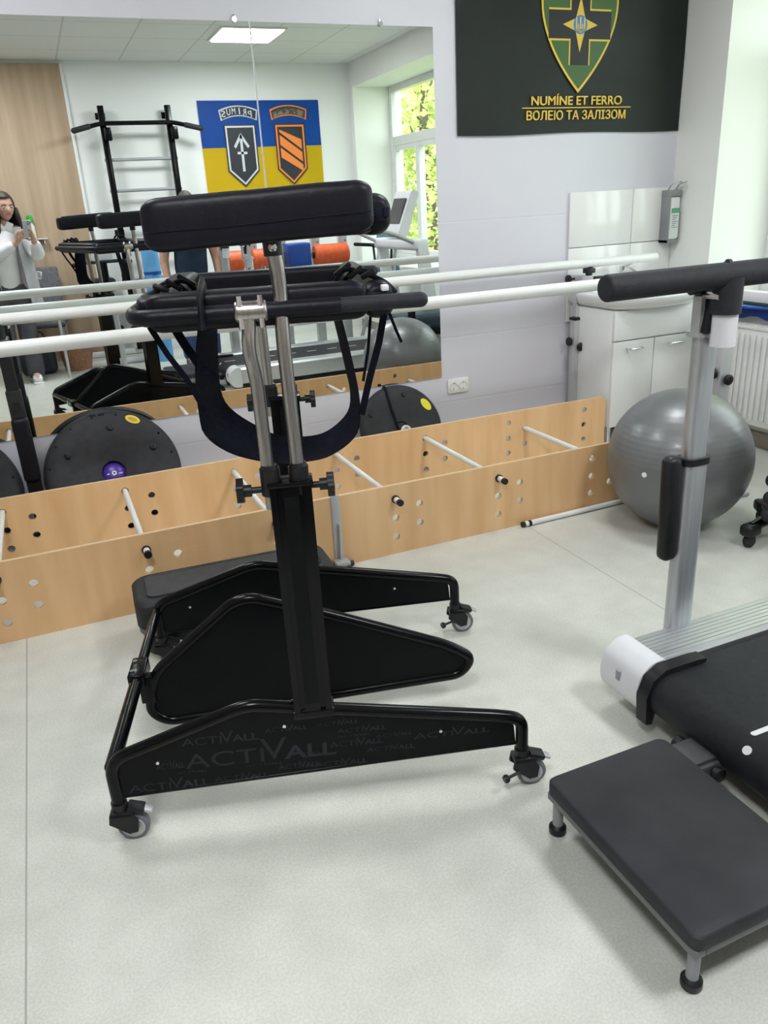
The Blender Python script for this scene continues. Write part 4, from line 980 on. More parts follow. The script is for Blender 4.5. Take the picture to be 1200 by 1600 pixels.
for lo, hi in (((x0, y0), (x0 + .025, y1)), ((x1 - .025, y0), (x1, y1)), ((x0 + .0255, y0), (x1 - .0255, y0 + .025)), ((x0 + .0255, y1 - .025), (x1 - .0255, y1))): b2(bm, (*lo, .090), (*hi, .1095), .002)
fin('steel_frame', bm, noisy('platform_steel', (.13, .135, .145), (.17, .175, .185), 6, .42), fp)
for sx in (-1, 1):
    for sy in (-1, 1):
        cx_ = sx * (hx - .022); cy_2 = sy * (hy - .022)
        bm = nb(); cyl(bm, (cx_, cy_2, .02), (cx_, cy_2, .092), .012, 14); lg_ = fin('leg', bm, MGREY, fp)
        bm = nb(); lathe(bm, [(0, 0), (.018, 0), (.020, .003), (.020, .016), (.017, .020), (.012, .024), (0, .024)], (cx_, cy_2, 0), (0, 0, 1), 22); fin('rubber_foot', bm, MPLA, lg_)

grow(tm); grow(fp)
# ================================================================== DUMBBELL RACK at the right edge
rk = thing('dumbbell_rack', 'black wheeled dumbbell stand at the right edge beyond the ball', 'dumbbell rack', (2.58, -1.93, 0))
bm = nb(); cyl(bm, (0, 0, .09), (0, 0, .72), .03, 20); lathe(bm, [(0, 0), (.05, 0), (.05, .04), (.03, .06)], (0, 0, .07), (0, 0, 1), 20)
for a in (188, 60, 300): tube(bm, [(0, 0, .10), (.16 * math.cos(math.radians(a)), .16 * math.sin(math.radians(a)), .085)], [.028, .02], 14)
fin('stand', bm, MBLK, rk)
for a in (188, 60, 300):
    q = math.radians(a); cx_, cy_2 = .16 * math.cos(q), .16 * math.sin(q)
    bm = nb(); bx(bm, (cx_, cy_2, .075), (.075, .06, .05), .016, 3, Matrix.Rotation(q, 3, 'Z')); cs = fin('caster', bm, MPLA, rk)
    bm = nb(); lathe(bm, [(0, -.016), (.020, -.016), (.027, -.010), (.027, .010), (.02, .016), (0, .016)], (cx_, cy_2, .027), (-math.sin(q), math.cos(q), 0), 20); fin('wheel', bm, MRUB, cs)
for k, z in enumerate((.150, .222, .294, .430)):
    bm = nb(); b2(bm, (-.06, -.085, z - .033), (.06, .01, z - .029), .001); fin('shelf', bm, MBLK, rk)
names_ = ['lowest', 'second lowest', 'third lowest', 'topmost']
for k, z in enumerate((.150, .222, .294, .430)):
    t = thing('dumbbell', 'black dumbbell on the wheeled stand, %s of the four in the column' % names_[k], 'dumbbell', (2.58, -1.93, z), math.radians(8), 'dumbbells on the wheeled stand')
    bm = nb(); cyl(bm, (-.07, -.055, 0), (.07, -.055, 0), .014, 14); fin('handle', bm, MCHR, t)
    for s in (-1, 1):
        bm = nb(); rtube(bm, (s * .06, -.055, 0), (s * .165, -.055, 0), .0285, 22, .2); fin('weight', bm, MRUB, t)

grow(rk)
for o in list(C.objects):
    if o.get('category') == 'dumbbell': grow(o)
# ================================================================== SEEN IN THE MIRROR: the far side of the room
# blue and yellow flag on the wall behind the photographer (faces +y)
FLX = 2.585
fl_ = thing('flag', 'blue and yellow flag with two dark shield badges on the far wall', 'flag', (FLX, RY, 1.622))
W_, H_ = 1.37, .93
bm = cloth(-W_ / 2, W_ / 2, 0, H_, .016, .012, 36, 24, 8.3, lambda a, b: 0 if b < .505 else 1)
fin('cloth', bm, [mat('flag_yellow', (.86, .62, .0), .55), mat('flag_blue', (.0, .10, .52), .55)], fl_, 60)
# flag-local print: viewer-right is -x
def FP(d): return lambda a, b, t_: Vector((-a, .019 + d + t_, b))
MNV = mat('dark_badge', (.016, .018, .028), .5); MSIL = mat('pale_badge_print', (.55, .56, .60), .5); MORB = mat('orange_badge_print', (.80, .22, .03), .5)
def badge_poly(cx, hw, zt, zs, zb): return [(cx - hw, zt), (cx + hw, zt), (cx + hw, zs), (cx, zb), (cx - hw, zs)]
def arcpoly(cx, z, hw, h, rise, n=10):
    top = [(cx - hw + 2 * hw * k / n, z + h + rise * (1 - (2 * k / n - 1) ** 2)) for k in range(n + 1)]; bot = [(cx - hw * .93 + 2 * hw * .93 * k / n, z + rise * (1 - (2 * k / n - 1) ** 2)) for k in range(n + 1)]
    return bot + top[::-1]
# first badge (x = 2.335), second badge (x = 2.90)
for cx, mouter, kind in ((-(2.335 - FLX), MSIL, 'arrow'), (-(2.905 - FLX), MORB, 'bars')):
    k0 = fin('badge', prism(nb(), badge_poly(cx, .178, .695, .225, .060), FP(0), 0, .001), MNV, fl_)
    fin('badge_edge', prism(nb(), badge_poly(cx, .164, .680, .232, .080), FP(.001), 0, .001), mouter, k0)
    fin('badge_field', prism(nb(), badge_poly(cx, .146, .662, .24, .104), FP(.002), 0, .001), MNV, k0)
    bm = nb()
    if kind == 'arrow':
        for poly in ([(cx - .014, .22), (cx + .014, .22), (cx + .014, .585), (cx - .014, .585)], [(cx - .055, .395), (cx + .055, .395), (cx + .055, .42), (cx - .055, .42)],
                     [(cx - .088, .475), (cx - .068, .455), (cx + .010, .575), (cx, .612)], [(cx + .088, .475), (cx, .612), (cx - .010, .575), (cx + .068, .455)]): prism(bm, poly, FP(.003), 0, .001)
        fin('arrow_mark', bm, MSIL, k0)
    else:
        for dz in (-.13, .0, .13):
            prism(bm, [(cx - .125, .30 + dz), (cx - .125, .40 + dz), (cx + .125, .58 + dz), (cx + .125, .48 + dz)], FP(.003), 0, .001)
        for v in bm.verts: v.co.z = min(max(v.co.z, .20), .635)
        fin('diagonal_bars', bm, MORB, k0)
    k1 = fin('arc_patch', prism(nb(), arcpoly(cx, .73, .215, .105, .045), FP(0), 0, .001), mouter, fl_)
    fin('arc_field', prism(nb(), arcpoly(cx, .742, .200, .082, .044), FP(.001), 0, .001), MNV, k1)
    if kind == 'arrow':
        bm = nb(); s_ = 'PRIMUS'
        for i, ch in enumerate(s_):
            a = -.150 + .058 * i if i < 3 else -.150 + .058 * i + .004
            text_bm(bm, ch, .088, FP(.002), .0005, width=.042 if ch != 'I' else .014, ox=cx + a + (.012 if ch == 'I' else 0), oy=.757 + .040 * (1 - (a / .17) ** 2), bold=.001)
        fin('lettering', bm, MSIL, k1)
    else:
        fin('camouflage_print', prism(nb(), arcpoly(cx, .75, .185, .062, .042), FP(.002), 0, .0006), noisy('camouflage_print', (.05, .05, .04), (.19, .14, .10), 22, .6, lo=.45, hi=.55), k1)
# wall bars with a pull-up bar
wb = thing('wall_bars', 'black steel wall bars with a pull-up bar on top, left of the flag', 'wall bars', (1.225, RY, 0)); wb.scale = (1, 1, 1.028)
for s in (-1, 1):
    bm = nb(); b2(bm, (s * .335 - .03, .10, .05), (s * .335 + .03, .16, 2.43), .004); up_ = fin('upright', bm, MBLK, wb)
    bm = nb()
    for z in (.25, 1.25, 2.35): b2(bm, (s * .335 - .05, 0, z - .03), (s * .335 + .05, .012, z + .03), .003); b2(bm, (s * .335 - .02, .01, z - .02), (s * .335 + .02, .11, z + .02), .003)
    fin('wall_bracket', bm, MBLK, up_)
    bm = nb(); bx(bm, (s * .335 + .03, .19, 2.17), (.07, .08, .12), .012); fin('bar_clamp', bm, MBLK, up_)
bm = nb(); tube(bm, fillet([(-.64, .26, 2.20), (-.36, .22, 2.265), (.36, .22, 2.265), (.64, .26, 2.20)], .06), .021, 14); pb_ = fin('pull_up_bar', bm, MBLK, wb)
for s in (-1, 1):
    bm = nb(); rtube(bm, (s * .66, .262, 2.195), (s * .46, .235, 2.243), .026, 16); fin('grip', bm, MFOAM, pb_)
for k in range(7):
    z = 1.94 - .29 * k; bm = nb(); rtube(bm, (-.375, .13, z), (.375, .13, z), .016, 14, .1); fin('rung', bm, MGREY, wb)

# equipment rack with orange rollers in front of the window-side wall
er = thing('equipment_rack', 'grey perforated steel rack holding orange rollers, seen in the mirror', 'rack', (2.30, -4.02, 0)); er.scale = (1, 1, 1.074)
for i, x in enumerate((-.58, -.30, .0, .36, .66)):
    bm = nb(); b2(bm, (x - .045, -.04, .0), (x + .045, .02, 1.14), .004); u_ = fin('upright', bm, MLGREY, er)
    bm = nb()
    for k in range(10): cyl(bm, (x + .02, .0205, .3 + k * .08), (x + .02, .0212, .3 + k * .08), .008, 10)
    fin('holes', bm, MDGREY, u_)
for z in (.28, .775, 1.08):
    bm = nb(); b2(bm, (-.62, -.10, z), (.70, -.045, z + .03), .003); b2(bm, (-.62, .12, z), (.70, .14, z + .03), .003)
    for x in (-.62, .68): b2(bm, (x, -.1, z), (x + .02, .14, z + .03), .002)
    fin('shelf_frame', bm, MWHT, er)
for x0, x1, lab in ((1.70, 1.86, 'short orange roller at the left of the rack'), (1.95, 2.24, 'orange roller in the middle of the rack, beside the blue box'), (2.60, 2.96, 'longest orange roller at the right of the rack')):
    t = thing('foam_roller', lab, 'roller', ((x0 + x1) / 2, -3.893, .977), 0, 'orange rollers on the rack'); h_ = (x1 - x0) / 2
    bm = nb(); lathe(bm, [(.03, -h_), (.085, -h_), (.1, -h_ + .015), (.1, h_ - .015), (.085, h_), (.03, h_)], (0, 0, 0), (1, 0, 0), 36); fin('foam', bm, MORG, t)
    bm = nb(); cyl(bm, (-h_ - .02, 0, 0), (h_ + .02, 0, 0), .03, 18); fin('core', bm, MPLA, t)
tag(fin('storage_bin', bx(nb(), (0, 0, .12), (.24, .17, .24), .02, 3), MBLUE, loc=(2.43, -3.90, .866)), 'blue bin on the rack between two orange rollers', 'bin')
tag(fin('storage_bin', bx(nb(), (0, 0, .10), (.24, .16, .20), .02, 3), MBLUE, loc=(2.47, -3.90, .334)), 'blue bin low on the rack', 'bin')

# exercise bike and furniture by the oak panelling
bk = thing('exercise_bike', 'dark exercise bike with a white display in front of the oak panelling', 'exercise bike', (.62, -4.90, 0)); bk.scale = (1.05, 1.05, 1.05)
bm = nb(); b2(bm, (-.30, .20, .0), (.30, .26, .06), .02); b2(bm, (-.30, -.36, 0), (.30, -.30, .06), .02); fin('base_bar', bm, MWHT, bk)
bm = nb(); b2(bm, (-.04, -.34, .05), (.04, .24, .10), .01); tube(bm, [(0, .16, .08), (.0, .12, .52), (0, .18, .98)], .035, 14); tube(bm, [(0, -.22, .08), (0, -.2, .74)], .03, 14); fin('frame', bm, MBLK, bk)
bm = nb(); lathe(bm, [(0, -.06), (.22, -.06), (.25, -.03), (.25, .03), (.22, .06), (0, .06)], (0, .02, .34), (1, 0, 0), 36); fin('flywheel_cover', bm, MPLA, bk)
bm = nb(); bx(bm, (0, -.2, .77), (.22, .28, .07), .03, 4); fin('saddle', bm, MVIN, bk)
bm = nb(); tube(bm, fillet([(-.27, .02, .95), (-.24, .18, .98), (.24, .18, .98), (.27, .02, .95)], .06), .016, 12); hb_ = fin('handlebar', bm, MPLA, bk)
for s in (-1, 1): bm = nb(); rtube(bm, (s * .268, .02, .952), (s * .262, .11, .966), .021, 14); fin('grip', bm, MFOAM, hb_)
bm = nb(); bx(bm, (0, .19, 1.07), (.20, .05, .16), .015, 3, Matrix.Rotation(-.3, 3, 'X')); fin('display', bm, MWPL, bk)
for s in (-1, 1):
    bm = nb(); cyl(bm, (s * .05, .02, .34), (s * .09, .02, .34), .012, 10); b2(bm, (s * .09 - .012, .02 - .012, .34 - (.16 if s > 0 else 0)), (s * .09 + .012, .02 + .012, .34 + (.0 if s > 0 else .16)), .004); b2(bm, (s * .14 - .045, -.03, .34 - s * .16 - .012), (s * .14 + .045, .07, .34 - s * .16 + .012), .005); fin('pedal', bm, MPLA, bk)
# small table with light metal legs
tb = thing('side_table', 'small pale table on thin metal legs behind the parallel bars in the mirror', 'table', (.36, -4.36, 0))
bm = nb(); b2(bm, (-.30, -.22, .655), (.30, .22, .68), .006); fin('tabletop', bm, MWHT, tb)
for sx in (-1, 1):
    for sy in (-1, 1): bm = nb(); tube(bm, [(sx * .27, sy * .19, 0), (sx * .265, sy * .185, .656)], .014, 12); fin('leg', bm, MLGREY, tb)
bm = nb()
for sy in (-1, 1): tube(bm, [(-.266, sy * .187, .58), (.266, sy * .187, .58)], .010, 10)
fin('stretcher', bm, MLGREY, tb)
# chair behind the woman
ch = thing('office_chair', 'grey upholstered chair behind the photographer by the oak panelling', 'chair', (-.04, -5.02, 0), .10)
bm = nb(); bx(bm, (0, -.18, .76), (.42, .06, .48), .05, 4, Matrix.Rotation(.12, 3, 'X')); fin('backrest', bm, noisy('charcoal_fabric', (.10, .10, .11), (.14, .14, .15), 30, .85), ch)
bm = nb(); bx(bm, (0, .03, .46), (.44, .42, .08), .035, 4); fin('seat', bm, MATS['charcoal_fabric'], ch)
for sx in (-1, 1):
    for sy in (-.15, .2): bm = nb(); cyl(bm, (sx * .19, sy, 0), (sx * .18, sy, .43), .013, 12); fin('leg', bm, MLGREY, ch)
    bm = nb(); tube(bm, [(sx * .19, -.14, .42), (sx * .19, -.185, .60)], .013, 10); fin('back_support', bm, MLGREY, ch)
# basket, bag
t = thing('basket', 'round brown waste basket on the floor under the small table', 'basket', (.20, -4.66, 0))
bm = nb(); lathe(bm, [(0, 0), (.13, 0), (.155, .15), (.165, .32), (.157, .325), (.146, .15), (.12, .015), (0, .015)], (0, 0, 0), (0, 0, 1), 32); fin('wicker', bm, noisy('brown_wicker', (.26, .12, .07), (.34, .17, .10), 40, .7, bump=.4, bscale=120), t)
bm = nb(); lathe(bm, [(.158, .31), (.17, .31), (.172, .335), (.158, .335)], (0, 0, 0), (0, 0, 1), 32); fin('rim', bm, MATS['brown_wicker'], t)
t = thing('bag', 'dark bag with a red top on the floor beside the basket', 'bag', (-.17, -4.64, 0))
bm = nb(); bx(bm, (0, 0, .15), (.34, .22, .30), .06, 4); fin('body', bm, noisy('dark_bag_cloth', (.012, .016, .022), (.02, .026, .034), 14, .7), t)
bm = nb(); bx(bm, (.03, 0, .305), (.24, .18, .06), .025, 3); fin('red_lining', bm, mat('red_cloth', (.22, .015, .02), .7), t)
bm = nb(); tube(bm, fillet([(-.10, 0, .29), (-.09, 0, .42), (.09, 0, .42), (.10, 0, .29)], .05), .010, 10); fin('handle', bm, MPLA, t)
t = thing('mat_roll', 'light blue rolled exercise mat standing on end behind the man', 'exercise mat', (1.07, -4.55, 0))
bm = nb(); sp = [(.012 * (1 + .32 * k) * math.cos(k * .35), .012 * (1 + .32 * k) * math.sin(k * .35)) for k in range(19)]
cyl(bm, (0, 0, 0), (0, 0, 1.18), .085, 32)
fin('foam', bm, noisy('light_blue_foam', (.10, .33, .62), (.13, .38, .68), 10, .6), t)
bm = nb(); tube(bm, [(sp[k][0], sp[k][1], 1.181) for k in range(19)], .003, 6); fin('spiral_edge', bm, MBLUE, t)
for z in (.3, .88): bm = nb(); lathe(bm, [(.084, z), (.088, z), (.088, z + .03), (.084, z + .03)], (0, 0, 0), (0, 0, 1), 32); fin('strap', bm, MBLUE, t)
sx_, sz_ = 0.066, 1.277
t = thing('wall_shelf', 'tiny white shelf on the oak panelling beside the phone', 'shelf', (sx_, RY + .035, sz_))
bm = nb(); b2(bm, (-.09, 0, -.008), (.09, .10, 0), .003); fin('board', bm, MWHT, t)
bm = nb(); b2(bm, (-.06, 0, -.05), (-.05, .08, -.008), .002); fin('bracket', bm, MWHT, t)
bm = nb(); b2(bm, (.05, 0, -.05), (.06, .08, -.008), .002); fin('bracket', bm, MWHT, t)
t = thing('spray_bottle', 'pale bottle with a bright green cap on the tiny white shelf', 'bottle', (sx_ - .045, RY + .085, sz_))
bm = nb(); lathe(bm, [(0, 0), (.032, 0), (.034, .01), (.034, .12), (.018, .15), (.014, .17), (0, .17)], (0, 0, 0), (0, 0, 1), 24); fin('body', bm, mat('pale_bottle', (.62, .60, .50), .25), t)
bm = nb(); lathe(bm, [(0, 0), (.030, 0), (.034, .02), (.03, .055), (.015, .07), (0, .07)], (0, 0, .165), (0, 0, 1), 20); fin('cap', bm, mat('bright_green_cap', (.03, .38, .05), .4), t)
# teal chair machine by the window, dark couch
t = thing('therapy_chair', 'teal therapy chair on a grey frame by the far window', 'therapy chair', (3.28, -3.72, 0))
bm = nb(); bx(bm, (.06, 0, 1.12), (.10, .36, .20), .03, 3, Matrix.Rotation(.2, 3, 'Y')); fin('backrest', bm, MTEAL, t)
bm = nb(); bx(bm, (-.06, 0, .80), (.34, .40, .09), .03, 3); fin('seat', bm, MTEAL, t)
bm = nb()
for s in (-1, 1):
    tube(bm, fillet([(.16, s * .2, .0), (.02, s * .2, .82), (.10, s * .2, 1.16)], .08), .022, 12); tube(bm, [(-.24, s * .2, .0), (.02, s * .2, .76)], .02, 12)
b2(bm, (-.24, -.2, .05), (.16, .2, .08), .01); fin('frame', bm, MLGREY, t)
for s in (-1, 1): bm = nb(); rtube(bm, (-.22, s * .24, 1.05), (.08, s * .24, 1.02), .018, 14); cyl(bm, (.0, s * .2, .8), (.0, s * .24, 1.03), .012, 10); fin('armrest', bm, MPLA, t)
t = thing('therapy_couch', 'low dark teal therapy couch near the window, seen in the mirror behind the ball', 'couch', (3.12, -2.245, 0))
bm = nb(); bx(bm, (0, 0, .47), (.80, .34, .13), .04, 4); fin('mattress', bm, MDTEAL, t)
bm = nb(); b2(bm, (-.38, -.15, .35), (.38, .15, .405), .006); fin('frame', bm, MBLK, t)
for sx in (-1, 1):
    for sy in (-1, 1): bm = nb(); b2(bm, (sx * .34 - .02, sy * .12 - .02, 0), (sx * .34 + .02, sy * .12 + .02, .352), .003); fin('leg', bm, MBLK, t)

# ================================================================== PEOPLE
MSKIN = noisy('skin', (.50, .29, .21), (.56, .335, .25), 14, .5)
MHAIR = noisy('dark_hair', (.012, .008, .007), (.026, .017, .013), 8, .65, stretch=(8, 8, 1))
MSHIRT = noisy('white_cotton', (.68, .67, .68), (.74, .73, .74), 8, .8, bump=.3, bscale=14)
MCOAT = noisy('white_coat_cotton', (.62, .62, .65), (.70, .70, .73), 8, .8, bump=.3, bscale=12)
MPANT = noisy('charcoal_trousers', (.050, .050, .062), (.070, .070, .082), 12, .85)
def face(parent, c, r, yaw, pitch=0.0, m_brow=None):
    """eyes, brows, lips on a head centred at c; front is +y before yaw"""
    Rm = Matrix.Rotation(yaw, 3, 'Z') @ Matrix.Rotation(pitch, 3, 'X')
    def P(x, y, z): return Vector(c) + Rm @ Vector((x, y, z))
    for s in (-1, 1):
        bm = nb(); bmesh.ops.create_uvsphere(bm, u_segments=14, v_segments=10, radius=.0085)
        bmesh.ops.translate(bm, verts=bm.verts[:], vec=P(s * .031, .0775, .006)); e = fin('eye', bm, mat('eye_white', (.42, .39, .37), .4), parent)
        bm = nb(); bmesh.ops.create_uvsphere(bm, u_segments=12, v_segments=8, radius=.0058); bmesh.ops.translate(bm, verts=bm.verts[:], vec=P(s * .031, .0825, .005)); fin('iris', bm, MHAIR, e)
        bm = nb(); tube(bm, [P(s * .012, .099, .026), P(s * .032, .097, .031), P(s * .052, .083, .025)], [.003, .004, .002], 8); fin('eyebrow', bm, m_brow or MHAIR, parent)
    bm = nb(); tube(bm, [P(-.024, .088, -.052), P(-.010, .099, -.048), P(.010, .099, -.048), P(.024, .088, -.052)], [.002, .0055, .0055, .002], 10); fin('lips', bm, mat('lips', (.36, .12, .11), .45), parent)
def head_bm(bm, c, yaw, pitch, s=1.0):
    """sculpted head joined to the body mesh: skull, jaw, nose, ears"""
    Rm = Matrix.Rotation(yaw, 3, 'Z') @ Matrix.Rotation(pitch, 3, 'X'); c = Vector(c)
    b = nb(); bmesh.ops.create_uvsphere(b, u_segments=40, v_segments=30, radius=1.0)
    for v in b.verts:
        x, y, z = v.co
        sx, sy, sz = .074, .094, .112
        if z < 0: sx *= 1 - .34 * (-z) ** 1.6; sy *= 1 - .10 * (-z)
        p = Vector((x * sx, y * sy, z * sz))
        if y > 0.2 and z < .1: p.y += .006 * (1 - abs(x))
        # eye sockets, nose, lips, chin
        for ex in (-.031, .031):
            d2 = (p.x - ex) ** 2 + (p.z - .006) ** 2
            if p.y > 0: p.y -= .010 * math.exp(-d2 / .00022)
        if p.y > 0:
            p.y += .022 * math.exp(-(p.x / .011) ** 2) * max(0, min(1, (.022 - p.z) / .045)) * (1 if p.z > -.030 else math.exp(-((p.z + .030) / .008) ** 2))
            p.y += .007 * math.exp(-(p.x / .022) ** 2 - ((p.z + .095) / .016) ** 2)
            p.y += .004 * math.exp(-(p.x / .022) ** 2 - ((p.z + .050) / .010) ** 2)
        v.co = c + Rm @ (p * s)
    for sg in (-1, 1):
        pts = [(sg * .073, -.004, .022), (sg * .083, -.018, .016), (sg * .082, -.018, -.008), (sg * .073, -.004, -.026)]
        tube(b, [c + Rm @ Vector(q) for q in pts], [.007, .012, .010, .006], 10)
    me = bpy.data.meshes.new('h'); b.to_mesh(me); b.free(); bm.from_mesh(me); bpy.data.meshes.remove(me)
    return bm
def fingers(verts, edges, radii, wrist_i, base, dirv, side_, curl, sc=1.0, thumb=1):
    """five finger chains rooted in the palm vertex"""
    dirv = Vector(dirv).normalized(); side_ = Vector(side_).normalized(); curl = Vector(curl).normalized(); base = Vector(base)
    verts.append(base); radii.append((.021, .014)); edges.append((wrist_i, len(verts) - 1)); pi_ = len(verts) - 1
    for k, (off, Ln) in enumerate(((-.030, .062), (-.011, .074), (.010, .070), (.029, .055))):
        p = base + dirv * .030 + side_ * off; a = pi_
        d_ = dirv.copy()
        for j in range(4):
            verts.append(p); radii.append((.0095, .0095) if j == 0 else (.0085 - .0008 * j,) * 2); edges.append((a, len(verts) - 1)); a = len(verts) - 1
            d_ = (d_ + curl * (.35 + .25 * j)).normalized(); p = p + d_ * Ln / 3
    p = base - side_ * .022 * thumb - dirv * .012; a = pi_; d_ = (dirv * .6 - side_ * .8 * thumb + curl * .3).normalized()
    for j in range(3):
        verts.append(p + d_ * .028 * (j + 0.5)); radii.append((.011 - .001 * j,) * 2); edges.append((a, len(verts) - 1)); a = len(verts) - 1
        d_ = (d_ + dirv * .4 + curl * .1).normalized()

# --- the woman taking the photograph
wm = thing('person', 'woman in a white shirt, open white coat and grey trousers holding up a phone', 'person', (-.27, -4.30, 0))
def Wp(x, y, z): return Vector((x + .27, y + 4.30, z))
hip = Wp(-.27, -4.30, .86); chest = Wp(-.235, -4.30, 1.17); neck = Wp(-.205, -4.285, 1.35); hd = Wp(-.165, -4.255, 1.505)
V = [hip, Wp(-.255, -4.305, 1.02), chest, Wp(-.215, -4.30, 1.29), neck, Wp(-.185, -4.272, 1.42)]
Rr = [(.085, .065), (.075, .060), (.09, .068), (.085, .07), (.048, .048), (.045, .045)]
Eg = [(0, 1), (1, 2), (2, 3), (3, 4), (4, 5)]
def add(v, r, frm):
    V.append(v); Rr.append(r if isinstance(r, tuple) else (r, r)); Eg.append((frm, len(V) - 1)); return len(V) - 1
# her right arm (+x): shoulder, elbow, wrist near phone ; left arm (-x)
sR = add(Wp(-.075, -4.30, 1.315), .052, 3); eR = add(Wp(.03, -4.235, 1.075), .040, sR); wR = add(Wp(.015, -4.105, 1.225), .026, eR)
sL = add(Wp(-.345, -4.30, 1.305), .052, 3); eL = add(Wp(-.36, -4.17, 1.09), .040, sL); wL = add(Wp(-.125, -4.115, 1.215), .026, eL)
for sx, kn, an, toe in ((-.185, Wp(-.19, -4.24, .48), Wp(-.195, -4.19, .075), Wp(-.185, -4.06, .035)), (-.355, Wp(-.37, -4.20, .48), Wp(-.395, -4.16, .075), Wp(-.40, -4.03, .035))):
    h_ = add(Wp(sx, -4.30, .80), .085, 0); k_ = add(kn, .058, h_); a_2 = add(an, .038, k_); add(toe, .032, a_2)
fingers(V, Eg, Rr, wR, Wp(.020, -4.082, 1.262), (-.55, .12, .62), (.3, .3, .75), (-.6, -.2, -.1), thumb=1)
fingers(V, Eg, Rr, wL, Wp(-.100, -4.085, 1.248), (.62, .05, .55), (-.5, .2, .6), (.6, -.2, .2), thumb=-1)
bm = skin(V, Eg, Rr, 2, 0)
YAW = -.35; PIT = -.16
head_bm(bm, hd, YAW, PIT)
body = fin('body', bm, MSKIN, wm, 180)
face(wm, hd, 1, YAW, PIT)
# hair: cap plus long strands to the shoulders
bm = nb(); Rm = Matrix.Rotation(YAW, 3, 'Z') @ Matrix.Rotation(PIT, 3, 'X')
bmesh.ops.create_uvsphere(bm, u_segments=40, v_segments=28, radius=1)
kill = []
for v in bm.verts:
    x, y, z = v.co
    front = y > .30 and z < .62 and abs(x) < .80 - .2 * z
    if front or z < -.55: kill.append(v)
    v.co = hd + Rm @ Vector((x * .086, y * .106 - .004, z * .122 + .006))
bmesh.ops.delete(bm, geom=kill, context='VERTS'); bmesh.ops.solidify(bm, geom=bm.faces[:], thickness=.008)
for k in range(26):
    a = math.radians(100 + 340 * k / 25 - 80); a = math.radians(160 + 220 * k / 25)
    p0 = hd + Rm @ Vector((.082 * math.cos(a), .098 * math.sin(a) , -.01)); ln_ = .235 + .03 * random.random()
    p1_ = hd + Vector((.098 * math.cos(a + YAW), .10 * math.sin(a + YAW) - .01, -.13)); p2_ = hd + Vector((.10 * math.cos(a + YAW) * 1.05, .10 * math.sin(a + YAW) - .02, -ln_))
    tube(bm, [p0, p0.lerp(p1_, .5) + Vector((0, 0, .0)), p1_, p2_], [.020, .024, .022, .006], 8)
fin('hair', bm, MHAIR, wm, 180)
# clothes
def garment(name, pts, edges, rad, m, sub=2):
    return fin(name, skin(pts, edges, rad, sub, 0), m, wm, 180)
sh_ = garment('shirt', [Wp(-.266, -4.302, .76), Wp(-.255, -4.302, 1.02), Wp(-.235, -4.298, 1.17), Wp(-.213, -4.298, 1.285), Wp(-.204, -4.288, 1.345), Wp(-.095, -4.30, 1.31), Wp(-.325, -4.30, 1.30)], [(0, 1), (1, 2), (2, 3), (3, 4), (3, 5), (3, 6)], [(.168, .134), (.140, .110), (.146, .116), (.112, .098), (.058, .058), (.062, .062), (.062, .062)], MSHIRT)
bm = nb()
for s in (-1, 1): bx(bm, Wp(-.195 + s * .035, -4.215, 1.345), (.055, .012, .075), .004, 2, Matrix.Rotation(s * .5, 3, 'Y'))
fin('collar', bm, MSHIRT, sh_)
# open coat: sleeves and two hanging fronts
garment('coat_sleeve', [Wp(-.085, -4.30, 1.32), Wp(.034, -4.235, 1.072), Wp(.018, -4.112, 1.222)], [(0, 1), (1, 2)], [(.074, .074), (.072, .070), (.044, .044)], MCOAT)
garment('coat_sleeve', [Wp(-.34, -4.30, 1.31), Wp(-.364, -4.172, 1.085), Wp(-.140, -4.118, 1.205)], [(0, 1), (1, 2)], [(.074, .074), (.072, .070), (.044, .044)], MCOAT)
bm = nb()
for s, xa, xb in ((1, -.13, -.035), (-1, -.30, -.40)):
    g = []
    for i in range(13):
        f = i / 12; z = 1.34 - .66 * f; row = []
        for j in range(9):
            q = j / 8; x = xa + (xb - xa) * q + s * (.03 * f) ; y = -4.182 - .14 * q ** 1.6 + .014 * math.sin(q * 9 + f * 3) * f - .01 * f
            row.append(bm.verts.new(Wp(x, y, z)))
        g.append(row)
    for r0, r1 in zip(g[:-1], g[1:]):
        for j in range(8): bm.faces.new((r0[j], r0[j + 1], r1[j + 1], r1[j]))
# back of the coat
g = []
for i in range(13):
    f = i / 12; z = 1.34 - .66 * f; row = []
    for j in range(13):
        q = j / 12; th = math.radians(10 - 200 * q); row.append(bm.verts.new(Wp(-.235 - .02 * f + (.175 + .03 * f) * math.cos(th), -4.315 + (.12 + .03 * f) * math.sin(th), z)))
    g.append(row)
for r0, r1 in zip(g[:-1], g[1:]):
    for j in range(12): bm.faces.new((r0[j], r0[j + 1], r1[j + 1], r1[j]))
bmesh.ops.solidify(bm, geom=bm.faces[:], thickness=.004)
ct = fin('coat', bm, MCOAT, wm, 60)
bm = nb(); bx(bm, Wp(.0, -4.235, .93), (.045, .008, .065), .004, 2, Matrix.Rotation(.3, 3, 'Y'))
for k in range(3): bx(bm, Wp(.0, -4.2295, .912 + .018 * k), (.03, .004, .006), 0, 2, Matrix.Rotation(.3, 3, 'Y'), 1)
fin('badge', bm, [MWHITE, MDGREY], ct)
garment('trousers', [Wp(-.268, -4.302, .93), Wp(-.268, -4.302, .82), Wp(-.19, -4.285, .70), Wp(-.19, -4.25, .45), Wp(-.195, -4.205, .015), Wp(-.36, -4.28, .70), Wp(-.372, -4.22, .45), Wp(-.392, -4.18, .015)], [(0, 1), (1, 2), (2, 3), (3, 4), (1, 5), (5, 6), (6, 7)], [(.148, .115), (.150, .12), (.098, .098), (.086, .086), (.088, .088), (.098, .098), (.086, .086), (.088, .088)], MPANT)
